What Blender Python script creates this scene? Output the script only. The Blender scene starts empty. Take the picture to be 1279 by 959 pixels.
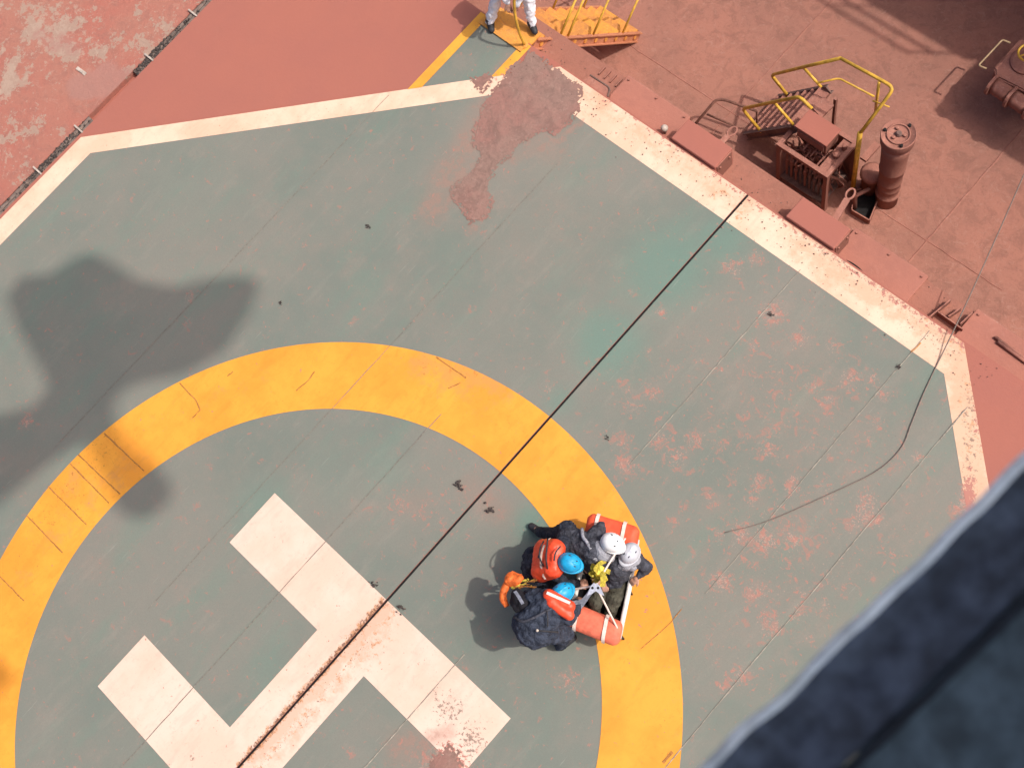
import bpy, bmesh, math, random
import numpy as np
from mathutils import Vector, Matrix, noise
sc = bpy.context.scene
C = sc.collection
rnd = random.Random(7)
# ------------------------------------------------------------------ camera
FPX = 1558.4
CAM = np.array([4.73694412, 2.66218575, 14.0295073])
RM = np.array([[0.7221024702, 0.6642984332, -0.1930689364],
               [-0.5932816815, 0.7382101067, 0.3210337751],
               [0.3557876739, -0.1172750188, 0.9271794330]])
cd = bpy.data.cameras.new('camera'); cam = bpy.data.objects.new('camera', cd); C.objects.link(cam)
cam.matrix_world = Matrix.Translation(Vector(CAM)) @ Matrix(RM.T.tolist()).to_4x4()
cd.sensor_width = 36; cd.lens = 36 * FPX / 1279; cd.clip_start = 0.02; cd.clip_end = 500
cd.dof.use_dof = True; cd.dof.focus_distance = 14.8; cd.dof.aperture_fstop = 9.0
sc.camera = cam
# ------------------------------------------------------------------ sky, sun, exposure
SH = Vector((0.60, 0.385, 1.0))                 # towards the sun
w = bpy.data.worlds.new('World'); sc.world = w; w.use_nodes = True
nt = w.node_tree; bg = nt.nodes['Background']
sky = nt.nodes.new('ShaderNodeTexSky'); sky.sky_type = 'NISHITA'; sky.sun_disc = False
sky.sun_elevation = math.atan2(1, math.hypot(SH.x, SH.y)); sky.sun_rotation = math.atan2(SH.x, SH.y)
sky.dust_density = 6.0; sky.air_density = 0.7
nt.links.new(sky.outputs[0], bg.inputs[0]); bg.inputs[1].default_value = 0.15
sd = bpy.data.lights.new('sun', 'SUN'); sun = bpy.data.objects.new('sun', sd); C.objects.link(sun)
sd.energy = 2.7; sd.angle = math.radians(0.8); sd.color = (1.0, 0.955, 0.88)
sun.rotation_euler = SH.to_track_quat('Z', 'Y').to_euler(); sun.location = (0, 0, 30)
sc.view_settings.view_transform = 'Standard'; sc.view_settings.look = 'None'
sc.view_settings.exposure = 0.08; sc.view_settings.gamma = 1
sc.render.resolution_x = 1024; sc.render.resolution_y = 767

# ------------------------------------------------------------------ measuring helpers (lines of sight of the survey photograph)
def ray(px, py):
    d = np.array([(px - 639.5) / FPX, -(py - 479.5) / FPX, -1.0]) @ RM
    return d
def at(px, py, z=0.0):
    d = ray(px, py); return Vector(CAM + d * ((z - CAM[2]) / d[2]))
def on(px, py, ax, v):
    d = ray(px, py); return Vector(CAM + d * ((v - CAM[ax]) / d[ax]))

# ------------------------------------------------------------------ object helpers
def tag(o, label=None, cat=None, group=None, kind=None):
    if label: o['label'] = label
    if cat: o['category'] = cat
    if group: o['group'] = group
    if kind: o['kind'] = kind
    return o
def empty(name, loc, label=None, cat=None, group=None):
    o = bpy.data.objects.new(name, None); C.objects.link(o); o.location = loc
    return tag(o, label, cat, group)
def put(name, me, mat, parent=None, smooth=False):
    me.name = name
    o = bpy.data.objects.new(name, me); C.objects.link(o)
    if mat: me.materials.clear(); me.materials.append(mat)
    if smooth:
        me.polygons.foreach_set('use_smooth', [True] * len(me.polygons))
    if parent:
        o.parent = parent
        p = parent; off = Vector((0, 0, 0))
        while p: off += p.location; p = p.parent
        me.transform(Matrix.Translation(-off))
    else:
        # put the origin of a one-mesh thing at its own base
        n = len(me.vertices); co = np.empty(n * 3); me.vertices.foreach_get('co', co); co = co.reshape(-1, 3)
        c = Vector(((co[:, 0].min() + co[:, 0].max()) / 2, (co[:, 1].min() + co[:, 1].max()) / 2, co[:, 2].min()))
        me.transform(Matrix.Translation(-c)); o.location = c
    return o
def bmo(name, bm, mat, parent=None, smooth=False):
    me = bpy.data.meshes.new(name); bmesh.ops.recalc_face_normals(bm, faces=bm.faces); bm.to_mesh(me); bm.free()
    return put(name, me, mat, parent, smooth)
def box(bm, x0, x1, y0, y1, z0, z1, M=None, bev=0.0):
    m = Matrix.Translation(((x0 + x1) / 2, (y0 + y1) / 2, (z0 + z1) / 2)) @ Matrix.Diagonal((x1 - x0, y1 - y0, z1 - z0, 1))
    g = bmesh.ops.create_cube(bm, size=1, matrix=(M @ m) if M else m)
    if bev:
        es = list({e for v in g['verts'] for e in v.link_edges})
        bmesh.ops.bevel(bm, geom=es, offset=bev, segments=2, affect='EDGES', profile=0.5)
def beam(bm, a, b, wd, ht, up=Vector((0, 0, 1))):
    a = Vector(a); b = Vector(b); d = b - a; L = d.length; d.normalize()
    s = d.cross(up); s = s.normalized() if s.length > 1e-4 else Vector((1, 0, 0)); u = s.cross(d)
    M = Matrix((d, s, u)).transposed().to_4x4(); M.translation = (a + b) / 2
    bmesh.ops.create_cube(bm, size=1, matrix=M @ Matrix.Diagonal((L, wd, ht, 1)))
def tube(bm, pts, r, seg=8, closed=False, cap=True):
    pts = [Vector(p) for p in pts]; n = len(pts); rings = []
    prev = None
    for i, p in enumerate(pts):
        if closed: t = pts[(i + 1) % n] - pts[i - 1]
        else: t = pts[min(i + 1, n - 1)] - pts[max(i - 1, 0)]
        t.normalize()
        if prev is None:
            a = Vector((0, 0, 1)) if abs(t.z) < .9 else Vector((1, 0, 0))
            u = t.cross(a).normalized()
        else:
            u = prev - t * prev.dot(t); u.normalize()
        prev = u; v = t.cross(u)
        rr = r[i] if isinstance(r, (list, tuple)) else r
        rings.append([bm.verts.new(p + (u * math.cos(2 * math.pi * k / seg) + v * math.sin(2 * math.pi * k / seg)) * rr) for k in range(seg)])
    m = n if closed else n - 1
    for i in range(m):
        A = rings[i]; B = rings[(i + 1) % n]
        for k in range(seg): bm.faces.new((A[k], A[(k + 1) % seg], B[(k + 1) % seg], B[k]))
    if cap and not closed:
        bm.faces.new(rings[0]); bm.faces.new(rings[-1])
def smooth_path(pts, sub=5):
    pts = [Vector(p) for p in pts]; out = []
    P = [2 * pts[0] - pts[1]] + pts + [2 * pts[-1] - pts[-2]]
    for i in range(1, len(P) - 2):
        for k in range(sub):
            t = k / sub
            out.append(0.5 * ((2 * P[i]) + (P[i + 1] - P[i - 1]) * t + (2 * P[i - 1] - 5 * P[i] + 4 * P[i + 1] - P[i + 2]) * t * t + (3 * P[i] - 3 * P[i + 1] + P[i + 2] - P[i - 1]) * t ** 3))
    out.append(pts[-1]); return out
def round_path(pts, r=0.08, n=5):
    pts = [Vector(p) for p in pts]; out = [pts[0]]
    for i in range(1, len(pts) - 1):
        a, b, c = pts[i - 1], pts[i], pts[i + 1]
        rr = min(r, (a - b).length * .45, (c - b).length * .45)
        p = b + (a - b).normalized() * rr; q = b + (c - b).normalized() * rr
        for k in range(n + 1):
            t = k / n; out.append(p * (1 - t) ** 2 + b * 2 * t * (1 - t) + q * t * t)
    out.append(pts[-1]); return out
def lathe(bm, prof, c, seg=28, M=None):
    rings = []
    for (r, z) in prof:
        rings.append([bm.verts.new((M or Matrix.Translation(c)) @ Vector((r * math.cos(2 * math.pi * k / seg), r * math.sin(2 * math.pi * k / seg), z))) for k in range(seg)])
    for a, b in zip(rings, rings[1:]):
        for k in range(seg): bm.faces.new((a[k], a[(k + 1) % seg], b[(k + 1) % seg], b[k]))
    bm.faces.new(rings[0]); bm.faces.new(rings[-1])
def prism(bm, pts, z0, z1):
    a = [bm.verts.new((p[0], p[1], z0)) for p in pts]; b = [bm.verts.new((p[0], p[1], z1)) for p in pts]
    bm.faces.new(a); bm.faces.new(b)
    for i in range(len(pts)): bm.faces.new((a[i - 1], a[i], b[i], b[i - 1]))

# ------------------------------------------------------------------ materials
class G:
    def __init__(s, name):
        s.m = bpy.data.materials.new(name); s.m.use_nodes = True; s.t = s.m.node_tree; s.b = s.t.nodes['Principled BSDF']
    def N(s, k, **kw):
        n = s.t.nodes.new(k)
        for a, v in kw.items(): setattr(n, a, v)
        return n
    def L(s, a, b): s.t.links.new(a, b)
    def co(s):
        if not hasattr(s, '_g'): s._g = s.N('ShaderNodeNewGeometry').outputs['Position']
        return s._g
    def noise(s, scale, det=4, rough=.6, off=0, stretch=None, dist=0):
        n = s.N('ShaderNodeTexNoise'); n.inputs['Scale'].default_value = scale; n.inputs['Detail'].default_value = det
        n.inputs['Roughness'].default_value = rough; n.inputs['Distortion'].default_value = dist
        mp = s.N('ShaderNodeMapping'); mp.inputs['Location'].default_value = (off, off * .7, off * .3)
        if stretch: mp.inputs['Scale'].default_value = stretch
        s.L(s.co(), mp.inputs[0]); s.L(mp.outputs[0], n.inputs[0]); return n.outputs[0]
    def ramp(s, v, a, b):
        n = s.N('ShaderNodeMapRange', interpolation_type='SMOOTHSTEP'); n.inputs[1].default_value = a; n.inputs[2].default_value = b
        s.L(v, n.inputs[0]); return n.outputs[0]
    def math(s, op, a, b=None):
        n = s.N('ShaderNodeMath', operation=op)
        for i, v in enumerate((a, b)):
            if v is None: continue
            if isinstance(v, (int, float)): n.inputs[i].default_value = v
            else: s.L(v, n.inputs[i])
        return n.outputs[0]
    def attr(s, name):
        n = s.N('ShaderNodeAttribute'); n.attribute_name = name; return n.outputs['Fac']
    def mix(s, f, a, b):
        n = s.N('ShaderNodeMix', data_type='RGBA')
        for i, v in ((0, f), (6, a), (7, b)):
            if isinstance(v, (int, float)): n.inputs[i].default_value = v
            elif isinstance(v, tuple): n.inputs[i].default_value = (*v, 1)
            else: s.L(v, n.inputs[i])
        return n.outputs[2]
    def vor(s, scale, thr, off=0):
        mp = s.N('ShaderNodeMapping'); mp.inputs['Location'].default_value = (off, off, 0); s.L(s.co(), mp.inputs[0])
        n = s.N('ShaderNodeTexVoronoi'); n.inputs['Scale'].default_value = scale; s.L(mp.outputs[0], n.inputs[0])
        # specks only in a few cells
        k = s.N('ShaderNodeSeparateColor'); s.L(n.outputs['Color'], k.inputs[0])
        sz = s.math('MULTIPLY', s.ramp(k.outputs[0], .75, 1.0), thr)
        return s.math('LESS_THAN', n.outputs['Distance'], sz)
    def done(s, col, rough=.7, bump=None, bs=.3, bd=.01, metal=0, spec=.3):
        if isinstance(col, tuple): s.b.inputs['Base Color'].default_value = (*col, 1)
        else: s.L(col, s.b.inputs['Base Color'])
        s.b.inputs['Roughness'].default_value = rough; s.b.inputs['Metallic'].default_value = metal
        s.b.inputs['Specular IOR Level'].default_value = spec
        if bump is not None:
            n = s.N('ShaderNodeBump'); n.inputs['Strength'].default_value = bs; n.inputs['Distance'].default_value = bd
            s.L(bump, n.inputs['Height']); s.L(n.outputs[0], s.b.inputs['Normal'])
        return s.m
def m_cloth(name, col, var=.35):
    g = G(name); n = g.noise(16, 4, .6); f = g.noise(11, 5, .62, 5, dist=1.4); w_ = g.noise(220, 2)
    c = g.mix(g.ramp(n, .3, .7), tuple(x * (1 - var) for x in col), tuple(min(1, x * (1 + var)) for x in col))
    c = g.mix(g.math('MULTIPLY', g.ramp(g.noise(30, 6, .8, 12), .58, .68), .35), c, tuple(min(1, x * 1.9 + .03) for x in col))
    return g.done(c, .9, f, 1.0, .05, 0, .15)
RED = (0.56, 0.215, 0.165)
def m_flat(name, col, rough=.6, var=.12, scale=18, metal=0, spec=.3):
    g = G(name); n = g.noise(scale, 4)
    c = g.mix(g.ramp(n, .3, .7), tuple(x * (1 - var) for x in col), tuple(min(1, x * (1 + var)) for x in col))
    return g.done(c, rough, n, .15, .004, metal, spec)
def wear_mask(g, name='wear', amp=1.0, sc1=22, lo=.5, hi=.62, off=0):
    n = g.noise(sc1, 6, .75, off); 
    v = g.math('ADD', g.attr(name), g.math('MULTIPLY', g.math('SUBTRACT', n, .5), amp))
    return g.ramp(v, lo, hi)
def m_green():
    g = G('green deck paint')
    n1 = g.noise(.55, 3, .5, 3); n2 = g.noise(3.0, 6, .65, 9); n3 = g.noise(70, 3, .6)
    c = g.mix(g.ramp(n1, .35, .65), (.172, .194, .165), (.212, .210, .178))
    c = g.mix(g.math('MULTIPLY', g.ramp(n2, .40, .70), .32), c, (.25, .212, .178))
    st = g.noise(2.2, 6, .7, 14, stretch=(1, .3, 1))
    c = g.mix(g.math('MULTIPLY', g.ramp(st, .50, .68), .40), c, (.150, .225, .180))
    st2 = g.noise(5.5, 6, .7, 44, stretch=(1, .22, 1))
    c = g.mix(g.math('MULTIPLY', g.ramp(st2, .52, .72), .16), c, (.36, .30, .25))
    c = g.mix(g.math('MULTIPLY', g.ramp(g.math('ADD', g.attr('teal'), g.math('MULTIPLY', n2, .5)), .4, 1.15), .75), c, (.135, .235, .19))
    c = g.mix(g.math('MULTIPLY', g.math('ADD', g.math('MULTIPLY', g.ramp(g.math('ADD', g.attr('film'), g.math('MULTIPLY', n2, .5)), .45, 1.35), .45), g.math('MULTIPLY', wear_mask(g, 'film', 4.5, 7, .95, 1.3, 33), .45)), .85), c, (.31, .19, .15))
    c = g.mix(g.math('MULTIPLY', g.ramp(g.noise(1.6, 7, .78, 31), .56, .68), .16), c, (.37, .245, .20))
    # worn spots: red primer coming through in chips
    wv = g.attr('wear')
    def chips(scale, off, amp, lo, wd, stretch=None):
        n = g.noise(scale, 8, .72, off, stretch, .6)
        return g.ramp(g.math('ADD', wv, g.math('MULTIPLY', g.math('SUBTRACT', n, .5), amp)), lo, lo + wd)
    c = g.mix(g.math('MULTIPLY', g.ramp(wv, .0, 1.4), .16), c, (.42, .235, .195))
    c = g.mix(g.math('MULTIPLY', chips(6, 0, 7.5, .86, .30), .6), c, (.37, .185, .145))
    c = g.mix(g.math('MULTIPLY', chips(15, 5, 8.0, .98, .25), .75), c, (.43, .185, .14))
    c = g.mix(g.math('MULTIPLY', chips(45, 25, 5.5, 1.0, .16), .60), c, (.52, .30, .24))
    c = g.mix(g.math('MULTIPLY', chips(60, 15, 6.5, 1.55, .15), .65), c, (.17, .085, .07))
    c = g.mix(g.math('MULTIPLY', g.ramp(g.noise(14, 8, .85, 71), .645, .67), .45), c, (.44, .21, .17))
    c = g.mix(g.math('MULTIPLY', g.ramp(g.noise(11, 8, .85, 91), .66, .68), .55), c, (.11, .075, .06))
    c = g.mix(g.math('MULTIPLY', g.ramp(n3, .35, .75), .22), c, (.14, .13, .11))
    sc_ = g.noise(40, 4, .7, 3, stretch=(1, .05, 1))
    c = g.mix(g.math('MULTIPLY', g.ramp(sc_, .66, .72), .25), c, (.42, .40, .35))
    return g.done(c, .68, g.noise(45, 6, .75), .35, .006)
def m_line(name, col, col2, rustc=(.50, .22, .085), grim=(.17, .12, .095)):
    g = G(name)
    n = g.noise(1.3, 6, .65, 2); n2 = g.noise(12, 7, .78, 6); n3 = g.noise(5, 6, .7, 16, stretch=(1, .25, 1))
    dk = tuple(x * .72 for x in col2)
    c = g.mix(g.ramp(n, .38, .62), col, col2)
    c = g.mix(g.math('MULTIPLY', g.ramp(n3, .5, .68), .30), c, dk)
    c = g.mix(g.math('MULTIPLY', g.ramp(n2, .54, .66), .30), c, dk)
    c = g.mix(g.math('MULTIPLY', g.ramp(g.noise(32, 7, .8, 26), .60, .66), .40), c, tuple(x * .5 for x in col2))
    c = g.mix(g.math('MULTIPLY', wear_mask(g, 'stain', 1.6, 5, .40, .8, 4), .62), c, tuple(a * .45 + b * .55 for a, b in zip(col2, (.50, .24, .12))))
    c = g.mix(g.math('MULTIPLY', wear_mask(g, 'rust', 4.5, 14, .65, 1.25, 8), .75), c, rustc)
    c = g.mix(g.math('MULTIPLY', wear_mask(g, 'rust', 4.0, 34, 1.0, 1.15, 18), .8), c, (.13, .05, .03))
    c = g.mix(g.math('MULTIPLY', wear_mask(g, 'grime', 4.6, 24, .95, 1.05, 8), .75), c, grim)
    c = g.mix(g.math('MULTIPLY', g.ramp(g.noise(10, 8, .85, 61), .655, .67), .6), c, (.3, .12, .07))
    c = g.mix(g.math('MULTIPLY', g.ramp(g.math('ADD', g.attr('film'), g.math('MULTIPLY', n2, .4)), 1.0, 1.35), .75), c, (.40, .21, .165))
    c = g.mix(wear_mask(g, 'wear', 5.5, 13, .80, .90, 11), c, (.44, .185, .145))
    return g.done(c, .66, g.noise(40, 6, .75), .3, .004)
def m_dustdeck(name, a, b, dark, light, patch=None, sides=None, calm=1.0):
    g = G(name)
    n = g.noise(.9, 5, .6, 3); n2 = g.noise(4, 8, .75, 8, dist=.8); n3 = g.noise(26, 6, .75, 1)
    c = g.mix(g.ramp(n, .35, .65), a, b)
    c = g.mix(g.math('MULTIPLY', g.ramp(n2, .47, .60), .5 * calm), c, dark)
    c = g.mix(g.math('MULTIPLY', g.ramp(g.noise(1.4, 7, .75, 51, dist=1.2), .54, .66), .25 * calm), c, tuple(x * .85 for x in dark))
    c = g.mix(g.math('MULTIPLY', g.ramp(g.noise(6, 8, .8, 21, dist=1.8), .54, .62), .55 * calm), c, light)
    c = g.mix(g.math('MULTIPLY', g.ramp(n3, .52, .64), .38 * calm), c, dark)
    c = g.mix(g.math('MULTIPLY', g.ramp(g.noise(11, 8, .85, 71), .64, .66), .55 * calm), c, tuple(x * .4 for x in dark))
    if patch:
        c = g.mix(g.math('MULTIPLY', wear_mask(g, 'patch', 3.6, 3.0, .50, .60, 2), .8), c, patch)
        c = g.mix(g.math('MULTIPLY', wear_mask(g, 'patch', 3.6, 9, .6, .75, 12), .6), c, tuple(min(1, x * 1.15) for x in patch))
        c = g.mix(g.math('MULTIPLY', wear_mask(g, 'film', .9, 3.0, .4, .7, 9), .7), c, (.37, .19, .155))
    if sides:   # dust settled on whatever faces up, bare dirty steel below
        sp = g.N('ShaderNodeSeparateXYZ'); gn_ = g.N('ShaderNodeNewGeometry'); g.L(gn_.outputs['Normal'], sp.inputs[0])
        c = g.mix(g.ramp(g.math('ADD', sp.outputs[2], g.math('MULTIPLY', n3, .4)), .55, 1.0), sides, c)
    return g.done(c, .85, g.noise(24, 7, .75), .6 * calm, .02)
M = dict(
    green=m_green(),
    white=m_line('white line paint', (.78, .575, .43), (.75, .48, .34)),
    hwhite=m_line('white H paint', (.77, .57, .465), (.74, .51, .40)),
    orange=m_line('orange ring paint', (.82, .355, .045), (.76, .30, .036), (.40, .13, .03), (.36, .15, .035)),
    yline=m_line('yellow line paint', (.80, .38, .05), (.74, .3, .04)),
    ledge=m_dustdeck('dusty ledge', (0.355, 0.148, 0.105), (0.316, 0.133, 0.094), (0.239, 0.104, 0.076), (0.386, 0.185, 0.138), calm=.8),
    red=m_dustdeck('red hatch paint', (0.380, 0.134, 0.097), (0.365, 0.130, 0.097), (0.334, 0.126, 0.095), (0.380, 0.149, 0.112), calm=.35),
    deck=m_dustdeck('dusty red deck', (0.381, 0.166, 0.120), (0.325, 0.150, 0.111), (0.227, 0.108, 0.079), (0.405, 0.212, 0.163)),
    left=m_dustdeck('dusty patched deck', (0.390, 0.167, 0.122), (0.405, 0.144, 0.107), (0.294, 0.136, 0.107), (0.430, 0.226, 0.169), (0.373, 0.269, 0.208)),
    dust=m_dustdeck('red iron ore dust', (0.271, 0.169, 0.137), (0.323, 0.155, 0.127), (0.183, 0.112, 0.092), (0.350, 0.220, 0.180)),
    steel=m_dustdeck('dusty red steel', (0.414, 0.180, 0.132), (0.361, 0.154, 0.114), (0.264, 0.114, 0.088), (0.458, 0.246, 0.189), sides=(0.229, 0.097, 0.070)),
    dark=m_dustdeck('dirty dark steel', (.16, .095, .08), (.2, .12, .1), (.07, .05, .045), (.3, .2, .17)),
    gut=m_dustdeck('grimy seal', (.17, .135, .115), (.22, .16, .135), (.05, .04, .035), (.34, .25, .2)),
    railshade=m_flat('brown shadow tube', (.17, .075, .055), .8, .3, 14),  # brown tone painting the handrail's shadow
    yellow=m_flat('yellow rail paint', (.62, .36, .05), .45, .25, 9),
    ladder=m_dustdeck('orange ladder paint', (.76, .33, .06), (.68, .28, .07), (.42, .17, .08), (.8, .4, .12)),
    ladside=m_dustdeck('dusty ladder side', (.55, .22, .12), (.5, .2, .1), (.36, .14, .08), (.62, .3, .15)),
    seam=m_flat('pale weld', (.31, .275, .225), .7, .3, 12),
    seamd=m_flat('dark weld', (.21, .185, .155), .8, .3, 30),
    crack=m_flat('brown crack', (.40, .17, .045), .8, .35, 40),
    gap=m_flat('black joint rubber', (.014, .012, .012), .8, .3),
    clip=m_flat('pale clip', (.50, .42, .36), .5, .2),
    rope=m_flat('dirty rope', (.21, .16, .135), .9, .2, 60),
    deb=m_flat('dark debris', (.07, .055, .05), .9, .4, 40),
    navy=m_cloth('navy coverall cloth', (.036, .040, .056)),
    slate=m_cloth('slate jacket cloth', (.048, .058, .085)),
    greyc=m_cloth('charcoal cloth', (.07, .072, .09)),
    collar=m_cloth('pale grey collar cloth', (.34, .34, .38), .1),
    olive=m_cloth('olive cloth', (.085, .08, .06)),
    whitec=m_flat('white coverall cloth', (.78, .79, .84), .85, .06, 12),
    skin=m_flat('skin', (.48, .26, .18), .55, .1, 20),
    glove=m_flat('dark glove', (.05, .05, .055), .8, .2, 20),
    vest=m_flat('orange red vest', (.80, .075, .025), .45, .2, 10, spec=.5),
    refl=m_flat('reflective tape', (.80, .66, .58), .4, .1, 20),
    blue=m_flat('blue helmet shell', (.012, .33, .60), .42, .15, 25, spec=.45),
    wshell=m_flat('white helmet shell', (.80, .80, .80), .45, .06, 16, spec=.4),
    gshell=m_flat('pale grey helmet shell', (.50, .51, .56), .5, .08, 16, spec=.4),
    flt=m_flat('orange red float cloth', (.78, .105, .045), .6, .15, 12),
    flts=m_flat('faded red float cloth', (.74, .17, .10), .65, .18, 12),
    boot=m_flat('dark boot', (.035, .035, .04), .6, .3, 20),
    white2=m_flat('white rail tube', (.78, .74, .68), .45, .12, 12),
    strap=m_flat('blue grey strap', (.42, .44, .52), .8, .15, 30),
    yel=m_flat('yellow webbing', (.80, .66, .10), .7, .25, 30),
    orng=m_flat('orange strop', (.74, .15, .03), .6, .3, 20),
    blk=m_flat('black netting', (.018, .017, .022), .9, .3, 40),
    heli=m_flat('navy padded cloth', (0.052, 0.076, 0.126), .8, .45, 45),
    helip=m_flat('blue grey padded panel', (0.066, 0.110, 0.156), .75, .4, 40),
    helih=m_flat('white shadow slab', (.6, .6, .6), .4, .05),
    helid=m_flat('dark navy crease shade', (0.019, 0.029, 0.047), .9, .3),
    cover=m_dustdeck('dusty cover plate', (.41, .165, .12), (.37, .15, .11), (.31, .13, .10), (.44, .2, .15), calm=.6),
    tan=m_flat('dusty tan tube', (.38, .26, .15), .6, .2),
    helie=m_flat('painted sunlit rim', (.40, .50, .62), .6, .2, 40),
)

# ------------------------------------------------------------------ paint sheets with wear read from the place
def clip(poly, x0, x1, y0, y1):
    def cut(P, ax, v, s):
        out = []
        for i in range(len(P)):
            a, b = P[i - 1], P[i]; da = (a[ax] - v) * s; db = (b[ax] - v) * s
            if da >= 0: pass
            if (da >= 0) != (db >= 0):
                t = da / (da - db); out.append((a[0] + (b[0] - a[0]) * t, a[1] + (b[1] - a[1]) * t))
            if db >= 0: out.append(b)
        return out
    for ax, v, s in ((0, x0, 1), (0, x1, -1), (1, y0, 1), (1, y1, -1)):
        poly = cut(poly, ax, v, s)
        if len(poly) < 3: return None
    return poly
def halfclip(poly, v, s): 
    return clip(poly, v if s > 0 else -99, 99 if s > 0 else v, -99, 99)
def sheet(name, polys, z, cell, mat, skirt=0):
    V = {}; F = []
    def vid(p):
        k = (round(p[0], 4), round(p[1], 4))
        if k not in V: V[k] = len(V)
        return V[k]
    for P in polys:
        if P is None: continue
        xs = [p[0] for p in P]; ys = [p[1] for p in P]
        for i in range(math.floor(min(xs) / cell), math.ceil(max(xs) / cell)):
            col = clip(P, i * cell, (i + 1) * cell, -99, 99)
            if not col: continue
            cy = [p[1] for p in col]
            for j in range(math.floor(min(cy) / cell), math.ceil(max(cy) / cell)):
                q = clip(col, -99, 99, j * cell, (j + 1) * cell)
                if q:
                    ids = []
                    for p in q:
                        k = vid(p)
                        if k not in ids: ids.append(k)
                    if len(ids) > 2: F.append(ids)
    vs = [(k[0], k[1], z) for k in V]
    me = bpy.data.meshes.new(name); me.from_pydata(vs, [], F); me.update()
    bm = bmesh.new(); bm.from_mesh(me)
    for f in bm.faces:
        if f.normal.z < 0: f.normal_flip()
    bm.to_mesh(me); bm.free()
    return paint(put(name, me, mat), )
def paint(o):
    me = o.data; n = len(me.vertices); co = np.empty(n * 3); me.vertices.foreach_get('co', co); co = co.reshape(-1, 3)
    x = co[:, 0] + o.location.x; y = co[:, 1] + o.location.y
    for nm, bl in BLOBS.items():
        v = np.zeros(n)
        for b in bl:
            px, py, r, s = b[:4]; c = at(px, py, 0)
            if len(b) > 4:    # elongated: second end
                c2 = at(b[4], b[5], 0); d = np.array([c2.x - c.x, c2.y - c.y]); L = d @ d
                t = np.clip(((x - c.x) * d[0] + (y - c.y) * d[1]) / L, 0, 1)
                D2 = (x - c.x - t * d[0]) ** 2 + (y - c.y - t * d[1]) ** 2
            else: D2 = (x - c.x) ** 2 + (y - c.y) ** 2
            v = np.maximum(v, s * np.exp(-D2 / (r / 100.) ** 2))
        at_ = me.attributes.new(nm, 'FLOAT', 'POINT'); at_.data.foreach_set('value', v.astype(np.float32))
    return o
W = [(907,331,12,.8),(919,338,14,.8),(944,325,12,.8),(965,392,22,.9),(1000,424,15,.9),(940,431,10,.8),(967,435,8,.7),(1040,436,12,.8),
 (825,390,8,1),(790,365,6,.9),(811,440,9,.7),(869,452,12,.6),(907,462,12,.6),(782,483,14,.7),(815,490,16,.7),(790,508,14,.7),(857,496,12,.6),(973,466,9,.7),
 (1015,483,14,.85),(1032,500,14,.8),(1060,473,18,.8),(1090,475,12,.8),(1102,495,12,.8),(1094,530,12,.7),(1086,550,12,.7),(967,491,9,.6),(969,533,10,.7),
 (957,562,15,.85),(948,600,12,.8),(940,625,12,.8),(777,550,14,.8),(782,580,18,.9),(823,550,18,.8),(844,571,18,.8),(869,550,16,.75),(894,554,12,.7),
 (890,621,14,.75),(844,650,10,.7),(990,600,12,.9),(1032,617,14,.7),(1082,629,18,.9),(1094,646,14,.9),(927,667,18,.9),(957,675,20,.95),(990,675,14,.9),
 (898,667,9,.8),(1144,571,9,.9),(1065,658,12,.7),(947,611,12,.7),(989,611,12,.9),(1041,619,12,.6),(1078,641,18,.9),(899,727,18,.9),(944,739,18,.8),
 (1000,739,8,.8),(962,780,20,.8),(996,765,14,.8),(1030,755,8,.8),(1090,724,9,.6),(906,858,12,.7),(925,843,16,.8),(895,825,12,.6),(964,855,7,.8),(1011,798,7,.8),
 (1112,690,12,.5),(238,370,9,.9),(33,528,13,1),(197,203,5,.9),(500,630,18,.6),(525,642,12,.6),(600,640,18,.5),(555,650,14,.5),(710,850,16,.8),(700,842,10,.6),
 (555,735,7,.8),(440,405,7,.7),(685,485,9,.8),(600,268,14,.9),(585,255,12,.7),(95,960,8,.6),(400,640,6,.5),(230,650,10,.4),(620,560,6,.5),(660,150,6,.5),
 (745,480,8,.5),(760,465,8,.5),(1125,560,10,.6),(1010,560,12,.6),(1040,570,10,.55),(930,520,12,.55),(1140,600,9,.5),(530,350,6,.4),(440,940,7,.5),
 (1208,612,10,1.3,1207,640),(1198,638,9,.9),(1214,585,5,.9),(1195,622,4,.8),(960,520,150,.32),(980,680,120,.38),(830,560,60,.3),(1080,560,80,.25),(820,760,60,.15),(550,640,60,.25),(640,680,40,.15),(1100,690,70,.25)]
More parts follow.
